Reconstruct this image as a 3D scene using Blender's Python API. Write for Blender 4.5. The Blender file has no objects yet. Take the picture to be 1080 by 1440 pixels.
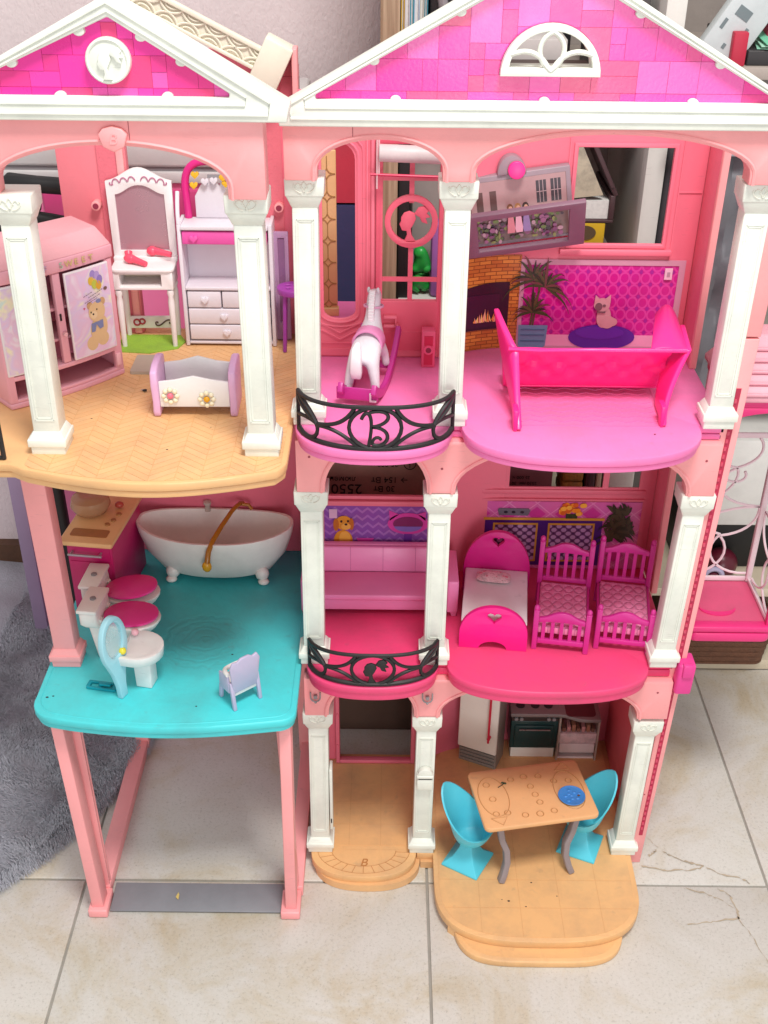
import bpy, bmesh, math, random
from mathutils import Vector, Matrix
from mathutils.geometry import tessellate_polygon
R = math.radians
random.seed(7)
scn = bpy.context.scene
COL = scn.collection

# ------------------------------------------------------------------ camera
cam_d = bpy.data.cameras.new("camera"); cam = bpy.data.objects.new("camera", cam_d); COL.objects.link(cam)
PITCH, ROLL = R(31.7), R(0.6)
fw = Vector((0, math.cos(PITCH), -math.sin(PITCH))); rt = Vector((1, 0, 0)); up = rt.cross(fw)
rt, up = rt*math.cos(ROLL)+up*math.sin(ROLL), up*math.cos(ROLL)-rt*math.sin(ROLL)
cam.matrix_world = Matrix(((rt.x, up.x, -fw.x, 0), (rt.y, up.y, -fw.y, -1.0), (rt.z, up.z, -fw.z, 1.138), (0, 0, 0, 1)))
cam_d.sensor_fit = 'VERTICAL'; cam_d.sensor_height = 24; cam_d.lens = 24*1600/1440
cam_d.clip_start = 0.01; cam_d.clip_end = 60
scn.camera = cam
scn.render.resolution_x, scn.render.resolution_y = 768, 1024

# ------------------------------------------------------------------ light: an ordinary bright room
w = bpy.data.worlds.new("World"); scn.world = w; w.use_nodes = True
bg = w.node_tree.nodes['Background']; bg.inputs[0].default_value = (1.0, 0.985, 0.97, 1); bg.inputs[1].default_value = 0.66
def area(name, loc, target, sx, sy, power, col):
    l = bpy.data.lights.new(name, 'AREA'); l.shape = 'RECTANGLE'; l.size = sx; l.size_y = sy; l.energy = power; l.color = col
    o = bpy.data.objects.new(name, l); COL.objects.link(o); o.location = loc
    o.rotation_euler = (Vector(target)-Vector(loc)).to_track_quat('-Z', 'Y').to_euler()
    return o
area("ceiling_lamp", (0.25, -0.75, 2.35), (0.0, 0.05, 0.35), 0.5, 0.4, 36, (1.0, 0.965, 0.92))
area("window_light", (0.42, -2.5, 0.80), (0.05, 0.1, 0.6), 0.7, 1.0, 17, (0.95, 0.98, 1.0))
scn.view_settings.view_transform = 'Standard'; scn.view_settings.look = 'None'
scn.view_settings.exposure = 0.02; scn.view_settings.gamma = 1.0
scn.view_settings.use_curve_mapping = False

# ------------------------------------------------------------------ materials
def lin(h):
    h = h.lstrip('#'); c = [int(h[i:i+2], 16)/255 for i in (0, 2, 4)]
    return tuple(x/12.92 if x <= 0.04045 else ((x+0.055)/1.055)**2.4 for x in c)
MATS = {}
def nn(nt, t, **k):
    n = nt.nodes.new(t)
    for a, b in k.items(): setattr(n, a, b)
    return n
def plastic(name, hexcol, rough=0.4, dirt=0.12, scale=22, bump=0.06, bscale=140, alpha=1.0, trans=0.0, metal=0.0, sss=0.0, spec=0.5, coat=0.0):
    """moulded plastic, slightly mottled and grubby"""
    if name in MATS: return MATS[name]
    m = bpy.data.materials.new(name); m.use_nodes = True; nt = m.node_tree; b = nt.nodes['Principled BSDF']
    tc = nn(nt, 'ShaderNodeTexCoord')
    n1 = nn(nt, 'ShaderNodeTexNoise'); n1.inputs['Scale'].default_value = scale; n1.inputs['Detail'].default_value = 6; n1.inputs['Roughness'].default_value = .65
    nt.links.new(tc.outputs['Object'], n1.inputs['Vector'])
    c = lin(hexcol); mx = nn(nt, 'ShaderNodeMix', data_type='RGBA')
    mx.inputs[6].default_value = (*c, 1)
    g = sum(c)/3; d = [0.55*(0.75*x+0.25*g) for x in c]; mx.inputs[7].default_value = (*d, 1)
    mr = nn(nt, 'ShaderNodeMapRange'); mr.inputs[1].default_value = .43; mr.inputs[2].default_value = .78; mr.inputs[3].default_value = 0; mr.inputs[4].default_value = dirt*2.2
    nt.links.new(n1.outputs['Fac'], mr.inputs[0]); nt.links.new(mr.outputs[0], mx.inputs[0])
    nt.links.new(mx.outputs[2], b.inputs['Base Color'])
    mr2 = nn(nt, 'ShaderNodeMapRange'); mr2.inputs[3].default_value = rough-.08; mr2.inputs[4].default_value = min(1, rough+.16)
    n2 = nn(nt, 'ShaderNodeTexNoise'); n2.inputs['Scale'].default_value = bscale; n2.inputs['Detail'].default_value = 3
    nt.links.new(tc.outputs['Object'], n2.inputs['Vector'])
    nt.links.new(n1.outputs['Fac'], mr2.inputs[0]); nt.links.new(mr2.outputs[0], b.inputs['Roughness'])
    if bump:
        bp = nn(nt, 'ShaderNodeBump'); bp.inputs['Strength'].default_value = bump; bp.inputs['Distance'].default_value = .004
        nt.links.new(n2.outputs['Fac'], bp.inputs['Height']); nt.links.new(bp.outputs[0], b.inputs['Normal'])
    if name.split()[0] in ('salmon', 'cream', 'candy', 'crimson', 'turquoise', 'tan', 'pink', 'white'):
        sc_m = nn(nt, 'ShaderNodeMapping'); sc_m.inputs['Scale'].default_value = (38, 38, 420); sc_m.inputs['Rotation'].default_value = (R(24), R(31), R(17)); nt.links.new(tc.outputs['Object'], sc_m.inputs[0])
        sc = nn(nt, 'ShaderNodeTexNoise'); sc.inputs['Scale'].default_value = 1.6; sc.inputs['Detail'].default_value = 3; nt.links.new(sc_m.outputs[0], sc.inputs[0])
        sr_ = nn(nt, 'ShaderNodeMapRange'); sr_.inputs[1].default_value = .66; sr_.inputs[2].default_value = .74; sr_.inputs[3].default_value = 0; sr_.inputs[4].default_value = .22; nt.links.new(sc.outputs['Fac'], sr_.inputs[0])
        sm = nn(nt, 'ShaderNodeMix', data_type='RGBA'); sm.inputs[7].default_value = (*[min(1, x*.6+.06) for x in d], 1); nt.links.new(sr_.outputs[0], sm.inputs[0]); nt.links.new(mx.outputs[2], sm.inputs[6]); nt.links.new(sm.outputs[2], b.inputs['Base Color'])
    b.inputs['Alpha'].default_value = alpha; b.inputs['Transmission Weight'].default_value = trans; b.inputs['Metallic'].default_value = metal
    b.inputs['Specular IOR Level'].default_value = spec; b.inputs['Coat Weight'].default_value = coat
    if sss:
        b.inputs['Subsurface Weight'].default_value = sss; b.inputs['Subsurface Scale'].default_value = .004
        b.inputs['Subsurface Radius'].default_value = (1, .4, .3)
    MATS[name] = m; m['nodes'] = 1
    return m
def height_bump(m, build, strength=.4, dist=.002):
    """add a procedural relief: build(nt, texcoord) returns a socket"""
    nt = m.node_tree; b = nt.nodes['Principled BSDF']; tc = nn(nt, 'ShaderNodeTexCoord')
    s = build(nt, tc); bp = nn(nt, 'ShaderNodeBump'); bp.inputs['Strength'].default_value = strength; bp.inputs['Distance'].default_value = dist
    nt.links.new(s, bp.inputs['Height'])
    old = b.inputs['Normal'].links
    if old: nt.links.new(old[0].from_socket, bp.inputs['Normal'])
    nt.links.new(bp.outputs[0], b.inputs['Normal'])
    return m
def math_(nt, op, a, b=None):
    n = nn(nt, 'ShaderNodeMath', operation=op)
    for i, v in enumerate((a, b)):
        if v is None: continue
        if isinstance(v, (int, float)): n.inputs[i].default_value = v
        else: nt.links.new(v, n.inputs[i])
    return n.outputs[0]

# ------------------------------------------------------------------ mesh building
class MB:
    def __init__(s, M=None): s.v = []; s.f = []; s.M = M
    def add(s, verts, faces, M=None):
        o = len(s.v); M = M or s.M
        s.v += [tuple(M @ Vector(p)) if M else tuple(p) for p in verts]
        s.f += [tuple(i+o for i in f) for f in faces]; return s
    def box(s, x0, x1, y0, y1, z0, z1, M=None):
        return s.add([(x0,y0,z0),(x1,y0,z0),(x1,y1,z0),(x0,y1,z0),(x0,y0,z1),(x1,y0,z1),(x1,y1,z1),(x0,y1,z1)],
                     [(3,2,1,0),(4,5,6,7),(0,1,5,4),(1,2,6,5),(2,3,7,6),(3,0,4,7)], M)
    def frustum(s, r0, z0, r1, z1, M=None):
        """r = (x0,x1,y0,y1) at z0 and z1"""
        a, b = r0, r1
        return s.add([(a[0],a[2],z0),(a[1],a[2],z0),(a[1],a[3],z0),(a[0],a[3],z0),(b[0],b[2],z1),(b[1],b[2],z1),(b[1],b[3],z1),(b[0],b[3],z1)],
                     [(3,2,1,0),(4,5,6,7),(0,1,5,4),(1,2,6,5),(2,3,7,6),(3,0,4,7)], M)
    def prism(s, poly, pl, a, b, holes=(), M=None):
        """extrude polygon poly (with holes) lying in plane pl between a and b on the third axis"""
        loops = [list(poly)]+[list(h) for h in holes]
        def P(u, v, t): return {'XY': (u,v,t), 'XZ': (u,t,v), 'YZ': (t,u,v)}[pl]
        flat = [p for l in loops for p in l]; n = len(flat)
        verts = [P(u,v,a) for u,v in flat]+[P(u,v,b) for u,v in flat]; faces = []
        if holes:
            tri = tessellate_polygon([[Vector((u,v,0)) for u,v in l] for l in loops])
            faces += [tuple(t) for t in tri]+[tuple(i+n for i in reversed(t)) for t in tri]
        else:
            faces += [tuple(range(n)), tuple(range(2*n-1, n-1, -1))]
        o = 0
        for l in loops:
            k = len(l)
            for i in range(k): j = (i+1) % k; faces.append((o+i, o+j, n+o+j, n+o+i))
            o += k
        return s.add(verts, faces, M)
    def rings(s, rs, cap0=True, cap1=True, closed=True, M=None):
        k = len(rs[0]); v = [p for r in rs for p in r]; f = []
        for a in range(len(rs)-1):
            for i in range(k if closed else k-1):
                j = (i+1) % k; f.append((a*k+i, a*k+j, (a+1)*k+j, (a+1)*k+i))
        if cap0: f.append(tuple(range(k-1, -1, -1)))
        if cap1: f.append(tuple((len(rs)-1)*k+i for i in range(k)))
        return s.add(v, f, M)
    def tube(s, pts, rad, seg=8, closed=False, M=None, flat=None):
        """flat: (half width along first normal, half depth) gives a ribbon of rectangular section"""
        pts = [Vector(p) for p in pts]; n = len(pts); rs = []
        rad = rad if isinstance(rad, (list, tuple)) else [rad]*n
        ref = None
        for i, p in enumerate(pts):
            t = (pts[(i+1) % n]-pts[i-1]) if closed else (pts[min(i+1, n-1)]-pts[max(i-1, 0)])
            t.normalize()
            if ref is None:
                ref = Vector((0,0,1)) if abs(t.z) < .9 else Vector((0,1,0))
            a = ref-t*ref.dot(t)
            if a.length < 1e-5: a = t.orthogonal()
            a.normalize(); b = t.cross(a); ref = a
            if flat: rs.append([tuple(p+a*flat[0]*u+b*flat[1]*v) for u,v in ((1,1),(-1,1),(-1,-1),(1,-1))])
            else: rs.append([tuple(p+(a*math.cos(q)+b*math.sin(q))*rad[i]) for q in (2*math.pi*j/seg for j in range(seg))])
        if closed: rs.append(rs[0]); return s.rings(rs, False, False, M=M)
        return s.rings(rs, M=M)
    def lathe(s, prof, c=(0,0,0), seg=20, sx=1, sy=1, cap=True, M=None):
        rs = [[(c[0]+r*sx*math.cos(2*math.pi*i/seg), c[1]+r*sy*math.sin(2*math.pi*i/seg), c[2]+z) for i in range(seg)] for r, z in prof]
        return s.rings(rs, cap, cap, M=M)
    def ball(s, c, rx, ry=None, rz=None, seg=12, M=None):
        ry = ry or rx; rz = rz or rx; k = max(6, seg//2)
        rs = [[(c[0]+rx*math.sin(math.pi*a/k)*math.cos(2*math.pi*i/seg), c[1]+ry*math.sin(math.pi*a/k)*math.sin(2*math.pi*i/seg), c[2]-rz*math.cos(math.pi*a/k)) for i in range(seg)] for a in range(1, k)]
        v = [p for r in rs for p in r]; f = []
        for a in range(k-2):
            for i in range(seg): j = (i+1) % seg; f.append((a*seg+i, a*seg+j, (a+1)*seg+j, (a+1)*seg+i))
        v += [(c[0],c[1],c[2]-rz), (c[0],c[1],c[2]+rz)]; n = len(v)
        for i in range(seg):
            j = (i+1) % seg; f.append((j, i, n-2)); f.append(((k-2)*seg+i, (k-2)*seg+j, n-1))
        return s.add(v, f, M)
    def build(s, name, mat, parent=None, bevel=0.0, seg=2, angle=38, subd=0, smooth=True, sharp=45):
        bm = bmesh.new()
        vs = [bm.verts.new(p) for p in s.v]
        for f in s.f:
            try: bm.faces.new([vs[i] for i in f])
            except ValueError: pass
        bmesh.ops.remove_doubles(bm, verts=bm.verts, dist=1e-6)
        bmesh.ops.recalc_face_normals(bm, faces=bm.faces)
        if bevel:
            es = [e for e in bm.edges if len(e.link_faces) == 2 and e.calc_face_angle(0) > R(angle)]
            bmesh.ops.bevel(bm, geom=es, offset=bevel, segments=seg, affect='EDGES', profile=.5, clamp_overlap=True)
        me = bpy.data.meshes.new(name); bm.to_mesh(me); bm.free()
        if smooth:
            for p in me.polygons: p.use_smooth = True
            me.set_sharp_from_angle(angle=R(sharp))
        me.materials.append(mat)
        o = bpy.data.objects.new(name, me); COL.objects.link(o)
        if parent: o.parent = parent
        if subd:
            md = o.modifiers.new('subd', 'SUBSURF'); md.levels = subd; md.render_levels = subd
        return o
def tag(o, label=None, cat=None, group=None, kind=None):
    if label: o['label'] = label
    if cat: o['category'] = cat
    if group: o['group'] = group
    if kind: o['kind'] = kind
    return o
def thing(name, label, cat, loc=(0,0,0), rz=0, group=None, rx=0, ry=0):
    o = bpy.data.objects.new(name, None); COL.objects.link(o); o.empty_display_size = .02
    o.location = loc; o.rotation_euler = (R(rx), R(ry), R(rz)); return tag(o, label, cat, group)
def copy_tree(o, parent=None):
    c = o.copy(); COL.objects.link(c)
    if parent: c.parent = parent
    for ch in list(o.children): copy_tree(ch, c)
    return c
def text_mesh(name, body, size, mat, parent, M, ext=.0003, align='CENTER', shear=0, kind=None):
    cu = bpy.data.curves.new(name, 'FONT'); cu.body = body; cu.size = size; cu.extrude = ext; cu.align_x = align; cu.align_y = 'CENTER'; cu.shear = shear
    t = bpy.data.objects.new(name+'_src', cu); COL.objects.link(t)
    dg = bpy.context.evaluated_depsgraph_get(); me = bpy.data.meshes.new_from_object(t.evaluated_get(dg))
    bpy.data.objects.remove(t); me.name = name; me.transform(M); me.materials.clear(); me.materials.append(mat)
    o = bpy.data.objects.new(name, me); COL.objects.link(o); o.parent = parent
    return o
def arc(cx, cy, rx, ry, a0, a1, n): return [(cx+rx*math.cos(R(a0+(a1-a0)*i/n)), cy+ry*math.sin(R(a0+(a1-a0)*i/n))) for i in range(n+1)]
def rrect(x0, x1, y0, y1, r, n=4):
    return arc(x1-r,y0+r,r,r,-90,0,n)+arc(x1-r,y1-r,r,r,0,90,n)+arc(x0+r,y1-r,r,r,90,180,n)+arc(x0+r,y0+r,r,r,180,270,n)
def bez(p0, p1, p2, p3, n=10):
    out = []
    for i in range(n+1):
        t = i/n; u = 1-t
        out.append(tuple(u*u*u*a+3*u*u*t*b+3*u*t*t*c+t*t*t*d for a, b, c, d in zip(p0, p1, p2, p3)))
    return out
def heart(cx, cy, w, n=20):
    pts = []
    for i in range(n):
        t = 2*math.pi*i/n; x = 16*math.sin(t)**3; y = 13*math.cos(t)-5*math.cos(2*t)-2*math.cos(3*t)-math.cos(4*t)
        pts.append((cx+x*w/32, cy+y*w/32))
    return pts
def T(x=0, y=0, z=0, rx=0, ry=0, rz=0, s=1):
    return Matrix.Translation((x,y,z)) @ Matrix.Rotation(R(rz),4,'Z') @ Matrix.Rotation(R(ry),4,'Y') @ Matrix.Rotation(R(rx),4,'X') @ Matrix.Scale(s,4)

SAL = plastic('salmon plastic', '#F8A4A6', .38, .14, 9, .05)
SALD = plastic('salmon wall plastic', '#E56F85', .45, .08, 9, .05)
CREAM = plastic('cream white plastic', '#E8EBE1', .36, .22, 14, .05)
WHITE = plastic('white plastic', '#E6E4E3', .35, .1, 18, .04)
PINKF = plastic('candy pink plastic', '#F57CB8', .38, .10, 12, .06)
CRIM = plastic('crimson plastic', '#EA4479', .4, .22, 12, .06)
TURQ = plastic('turquoise plastic', '#4AD2D8', .42, .24, 14, .06)
TAN = plastic('tan plastic', '#E6B47E', .42, .2, 14, .06)
HOT = plastic('hot pink plastic', '#F5308E', .35, .06, 14, .03)
MAG = plastic('magenta plastic', '#BE2F8B', .35, .06, 14, .03)
BLACK = plastic('black plastic', '#1B1A1C', .45, .05, 14, .03)
GREY = plastic('grey plastic', '#8F8A8E', .42, .1, 14, .04)
# ================================================================== SETTING
def stone():
    m = plastic('travertine floor tile', '#BFB6A6', .38, .0, 6, .05, 60)
    nt = m.node_tree; b = nt.nodes['Principled BSDF']; tc = nn(nt, 'ShaderNodeTexCoord')
    def noise(sc, det=8, ro=.6, dist=0):
        n = nn(nt, 'ShaderNodeTexNoise'); n.inputs['Scale'].default_value = sc; n.inputs['Detail'].default_value = det; n.inputs['Roughness'].default_value = ro; n.inputs['Distortion'].default_value = dist
        nt.links.new(geo.outputs['Position'], n.inputs['Vector']); return n.outputs['Fac']
    geo = nn(nt, 'ShaderNodeNewGeometry')
    def ramp(s, pts):
        r = nn(nt, 'ShaderNodeValToRGB'); e = r.color_ramp.elements
        while len(e) < len(pts): e.new(.5)
        for k, (p, c) in enumerate(pts): e[k].position = p; e[k].color = (*c, 1)
        nt.links.new(s, r.inputs[0]); return r.outputs[0]
    base = ramp(noise(7.5, 10, .68, .9), [(.32, lin('#C2B59C')), (.44, lin('#CCC6B9')), (.53, lin('#D1CEC7')), (.70, lin('#D6D4CF'))])
    fine = ramp(noise(260, 10, .85), [(.33, (.42,.40,.37)), (.46, (.95,.95,.94)), (.60, (1,1,1)), (.74, (1.16,1.15,1.1))])
    mul = nn(nt, 'ShaderNodeMix', data_type='RGBA', blend_type='MULTIPLY'); mul.inputs[0].default_value = .8
    nt.links.new(base, mul.inputs[6]); nt.links.new(fine, mul.inputs[7])
    # small dark pits
    vo = nn(nt, 'ShaderNodeTexVoronoi'); vo.inputs['Scale'].default_value = 120; nt.links.new(geo.outputs['Position'], vo.inputs['Vector'])
    pit = ramp(vo.outputs['Distance'], [(.03, (1,1,1)), (.12, (0,0,0))])
    sel = ramp(noise(38, 2), [(.57, (0,0,0)), (.66, (1,1,1))])
    pm = math_(nt, 'MULTIPLY', pit, sel); pm = math_(nt, 'MULTIPLY', pm, .6)
    mix2 = nn(nt, 'ShaderNodeMix', data_type='RGBA'); nt.links.new(pm, mix2.inputs[0]); nt.links.new(mul.outputs[2], mix2.inputs[6]); mix2.inputs[7].default_value = (*lin('#6B5F50'), 1)
    nt.links.new(mix2.outputs[2], b.inputs['Base Color'])
    return m
STONE = stone()
GROUT = plastic('grey grout', '#A29E96', .9, .2, 40, .2)
floor = MB().box(-2.2, 2.0, -2.4, .66, -.03, -.003).build('floor', GROUT); tag(floor, kind='structure')
xs = [-.366-.4245*3+.4245*k for k in range(8)]; ys = [-.036-.4245*4+.4245*k for k in range(6)]
for i, x in enumerate(xs[:-1]):
    for j, y in enumerate(ys):
        y1 = min(y+.4245, .655); g = .0015
        d = random.uniform(-.0004, .0004)
        MB().box(x+g, x+.4245-g, y+g, y1-g, -.012, d).build('floor_tile', STONE, floor, bevel=.0012)
# brown hairline veins running through the tiles on the right, filled with dirt
VEIN = plastic('brown vein', '#BEAF98', .8, .3)
from_px = [[(.338,.052),(.352,.034),(.362,.018),(.372,.010),(.392,.001),(.41,-.006),(.430,-.018),(.452,-.024),(.462,-.033)],
           [(.332,-.006),(.352,-.012),(.372,-.013),(.395,-.012),(.41,-.006)], [(.420,-.040),(.432,-.052),(.436,-.072),(.434,-.084),(.445,-.115),(.455,-.16),(.462,-.21),(.47,-.25)],
           [(.345,.01),(.352,.016),(.356,.02)], [(.436,-.084),(.415,-.088),(.395,-.092),(.37,-.095)], [(.38,-.040),(.405,-.050),(.422,-.058),(.432,-.07)]]
vs_ = []
for k, ln in enumerate(from_px):
    mbv = MB(); pts = []
    for a, b2 in zip(ln, ln[1:]):
        for q in range(5):
            t = q/5; pts.append((a[0]+(b2[0]-a[0])*t+random.uniform(-.0016,.0016), a[1]+(b2[1]-a[1])*t+random.uniform(-.0014,.0014)))
    pts.append(ln[-1]); L, Rr = [], []
    for q, p in enumerate(pts):
        wd = random.uniform(.0006, .0026)*(1-.5*q/len(pts))*(1.2 if k in (0,2) else .65); L.append((p[0]-wd*.6, p[1]+wd, .0009)); Rr.append((p[0]+wd*.6, p[1]-wd, .0009))
    n = len(pts)
    mbv.add(L+Rr, [(q, q+1, n+q+1, n+q) for q in range(n-1)]).build('stone_vein', VEIN, floor, smooth=False)

def wallpaper():
    m = plastic('mauve textured wallpaper', '#D9CBCD', .75, .05, 8, 0)
    def f(nt, tc):
        n = nn(nt, 'ShaderNodeTexNoise'); n.inputs['Scale'].default_value = 190; n.inputs['Detail'].default_value = 4; n.inputs['Distortion'].default_value = .6
        mp = nn(nt, 'ShaderNodeMapping'); mp.inputs['Scale'].default_value = (1, 1, .55)
        nt.links.new(tc.outputs['Object'], mp.inputs[0]); nt.links.new(mp.outputs[0], n.inputs['Vector']); return n.outputs['Fac']
    return height_bump(m, f, .55, .003)
WALLP = wallpaper()
tag(MB().box(-2.2, 2.0, .66, .72, -.03, 2.0).build('wall', WALLP), kind='structure')

# ================================================================== DOLL'S HOUSE
house = thing('dollhouse', "three-storey pink plastic doll's house with white columns and two tiled gables", 'dollhouse')
def sup(cx, y0, a, b, n=28, e=2.35):
    out = []
    for i in range(n+1):
        t = math.pi-math.pi*i/n; c, s = math.cos(t), math.sin(t)
        out.append((cx+a*abs(c)**(2/e)*(1 if c > 0 else -1), y0-b*abs(s)**(2/e)))
    return out
def main_outline(b1, b2, cx1=-.0105, a1=.0775, cx2=.1925, a2=.1175, y0=-.002, xr=.336, ins=0):
    p = sup(cx1, y0, a1-ins, b1-ins)+[(cx1+a1+.001, y0+.002), (cx2-a2-.001, y0+.002)]+sup(cx2, y0, a2-ins, b2-ins)
    return p+[(cx2+a2+.001, y0+.002), (xr-ins, y0+.002), (xr-ins, .199), (.088, .199), (.058, .168), (-.088+ins, .168)]
def relief_planks(m, colw, ang, plank, strength=.35):
    """herringbone boards pressed into the plastic"""
    def f(nt, tc):
        sp = nn(nt, 'ShaderNodeSeparateXYZ'); nt.links.new(tc.outputs['Object'], sp.inputs[0]); x, y = sp.outputs[0], sp.outputs[1]
        q = math_(nt, 'DIVIDE', x, colw); fr = math_(nt, 'FRACT', q); fl = math_(nt, 'FLOOR', q)
        odd = math_(nt, 'MODULO', math_(nt, 'ABSOLUTE', fl), 2)
        sg = math_(nt, 'SUBTRACT', math_(nt, 'MULTIPLY', odd, 2), 1)
        v = math_(nt, 'ADD', math_(nt, 'DIVIDE', y, plank), math_(nt, 'MULTIPLY', math_(nt, 'MULTIPLY', fr, sg), ang))
        e1 = math_(nt, 'GREATER_THAN', math_(nt, 'ABSOLUTE', math_(nt, 'SUBTRACT', math_(nt, 'FRACT', v), .5)), .45)
        e2 = math_(nt, 'GREATER_THAN', math_(nt, 'ABSOLUTE', math_(nt, 'SUBTRACT', fr, .5)), .475)
        return math_(nt, 'SUBTRACT', 1, math_(nt, 'MAXIMUM', math_(nt, 'MULTIPLY', e1, .5), e2))
    return height_bump(m, f, strength, .0012)
TANF = relief_planks(plastic('tan parquet plastic', '#E6B47E', .42, .3, 16, .05), .0245, 2.6, .0085, .9)
TAND = relief_planks(plastic('tan tiled deck plastic', '#E6B47C', .42, .26, 16, .05), .048, 0.0, .042, .7)
PINKB = relief_planks(plastic('candy pink board plastic', '#F57CB8', .4, .22, 14, .05), .0215, 0.0, .4, .35)
def swirl(m):
    def f(nt, tc):
        mp = nn(nt, 'ShaderNodeMapping'); mp.inputs['Location'].default_value = (.205, -.035, 0); nt.links.new(tc.outputs['Object'], mp.inputs[0])
        gr = nn(nt, 'ShaderNodeVectorMath', operation='LENGTH'); fl = nn(nt, 'ShaderNodeMapping'); fl.inputs['Scale'].default_value = (1, 1, 0); nt.links.new(mp.outputs[0], fl.inputs[0]); nt.links.new(fl.outputs[0], gr.inputs[0])
        rr = gr.outputs['Value']; inside = math_(nt, 'LESS_THAN', rr, .052)
        wv = nn(nt, 'ShaderNodeTexWave'); wv.wave_type = 'RINGS'; wv.rings_direction = 'Z'; wv.inputs['Scale'].default_value = 34; wv.inputs['Distortion'].default_value = 7; wv.inputs['Detail'].default_value = 1.5; wv.inputs['Detail Scale'].default_value = 2
        nt.links.new(mp.outputs[0], wv.inputs[0])
        ring = math_(nt, 'LESS_THAN', math_(nt, 'ABSOLUTE', math_(nt, 'SUBTRACT', rr, .053)), .0013)
        vo = nn(nt, 'ShaderNodeTexVoronoi'); vo.inputs['Scale'].default_value = 95; nt.links.new(tc.outputs['Object'], vo.inputs[0])
        out = math_(nt, 'MULTIPLY', math_(nt, 'SUBTRACT', 1, inside), math_(nt, 'MULTIPLY', vo.outputs['Distance'], .45))
        return math_(nt, 'ADD', math_(nt, 'ADD', math_(nt, 'MULTIPLY', wv.outputs['Fac'], inside), ring), out)
    return height_bump(m, f, .26, .0012)
TURQF = swirl(TURQ)

# --- storeys of the main block
def clip_half_(poly, a, b):
    """keep the part of poly left of a->b"""
    out = []; n = len(poly)
    def side(p): return (b[0]-a[0])*(p[1]-a[1])-(b[1]-a[1])*(p[0]-a[0])
    for i in range(n):
        p, q = poly[i], poly[(i+1) % n]; sp, sq = side(p), side(q)
        if sp >= 0: out.append(p)
        if sp*sq < 0: t = sp/(sp-sq); out.append((p[0]+(q[0]-p[0])*t, p[1]+(q[1]-p[1])*t))
    return out
def inset(poly, d): 
    cx = sum(p[0] for p in poly)/len(poly); cy = sum(p[1] for p in poly)/len(poly)
    return [(p[0]-d*(1 if p[0] > cx else -1), p[1]-d*(1 if p[1] > cy else -1)) for p in poly]

def slab(name, outl, z0, z1, mat, rim=None):
    o = MB().prism(outl(0), 'XY', z1-.0085, z1).build(name, mat, house, bevel=.0016)
    MB().prism(outl(.0022), 'XY', z0, z1-.0093).build('slab_rim', rim or mat, o, bevel=.0012)
    return o
slab('upper_floor', lambda i: main_outline(.060, .070, ins=i), .6085, .624, PINKB, PINKF)
slab('middle_floor', lambda i: main_outline(.046, .050, cx1=-.011, a1=.074, cx2=.185, a2=.113, xr=.328, ins=i), .3050, .324, CRIM)
# zigzag rug relief moulded in the upper floor
z = MB()
for r_ in range(9):
    pts = [(.135+.0105*k, .005+.0105*r_+(.0045 if k % 2 else 0), .6243) for k in range(14)]
    z.tube(pts, .0006, 4, flat=(.0004, .0009))
z.build('zigzag_relief', PINKF, house)
MB().prism(rrect(.128, .278, -.004, .098, .002), 'XY', .6236, .6245, holes=[rrect(.1295, .2765, -.0025, .0965, .0015)]).build('rug_border', PINKF, house)
gd = sup(-.021, -.003, .066, .043)+[(.046, -.003), (.046,-.008),(.066, -.008)]
gd += [(.066, -.05)]+[(p[0], p[1]) for p in sup(.190, -.05, .124, .088, e=2.9)][1:-1]+[(.314, -.05), (.318, .210), (.09, .210), (.058, .168), (-.087, .168)]
dk_ = MB().prism(gd, 'XY', .0105, .021).build('ground_floor_deck', TAND, house, bevel=.002); MB().prism(inset(gd, .0045), 'XY', .0, .0108).build('deck_underside', TAN, dk_)
st = sup(.188, -.06, .102, .097, e=4.2)+[(.289, -.02), (.087, -.02)]
MB().prism(st, 'XY', .0, .0098).build('deck_step', TAND, house, bevel=.0018)
# letter and paving ring pressed in the doorstep
text_mesh('doorstep_letter', 'B', .017, plastic('tan groove', '#BD8048', .5), house, T(-.021, -.024, .0212), .0002, shear=.25)
mb = MB()
for a in range(186, 355, 14):
    c, s = math.cos(R(a)), math.sin(R(a)); mb.tube([(-.021+.04*c, -.003+.026*s, .0212), (-.021+.058*c, -.003+.0375*s, .0212)], .0003, 4)
for q in (.70, 1.0): mb.tube([(-.021+.058*q*math.cos(R(a)), -.003+.0375*q*math.sin(R(a)), .0212) for a in range(182, 359, 8)], .0003, 4)
mb.build('paving_ring', MATS['tan groove'], house)

# deck: square tiles moulded slightly proud of the grooves
GRV = plastic('shaded tan groove', '#DCAA74', .6, .2); TILE = plastic('tan deck tile plastic', '#E6B47C', .42, .22, 22, .05)  # groove bed a darker tan: shade of the shallow gaps put into its colour
front_ = [(.072,-.05)]+sup(.190, -.052, .117, .080, e=2.9)[1:-1]+[(.308,-.05),(.308,.198),(.094,.198),(.072,.150)]
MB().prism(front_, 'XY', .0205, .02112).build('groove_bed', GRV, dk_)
for i in range(6):
    for j in range(8):
        p = [(.072+.048*i+.0004, -.132+.042*j+.0004), (.072+.048*(i+1)-.0004, -.132+.042*j+.0004), (.072+.048*(i+1)-.0004, -.132+.042*(j+1)-.0004), (.072+.048*i+.0004, -.132+.042*(j+1)-.0004)]
        for q in range(len(front_)):
            p = clip_half_(p, front_[q], front_[(q+1) % len(front_)])
            if len(p) < 3: break
        if len(p) >= 3: MB().prism(p, 'XY', .0206, .02138).build('deck_tile', TILE, dk_, smooth=False)
hall_ = [(-.080,.004),(.040,.004),(.040,.148),(-.080,.148)]
MB().prism(hall_, 'XY', .0205, .02112).build('groove_bed', GRV, dk_)
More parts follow.
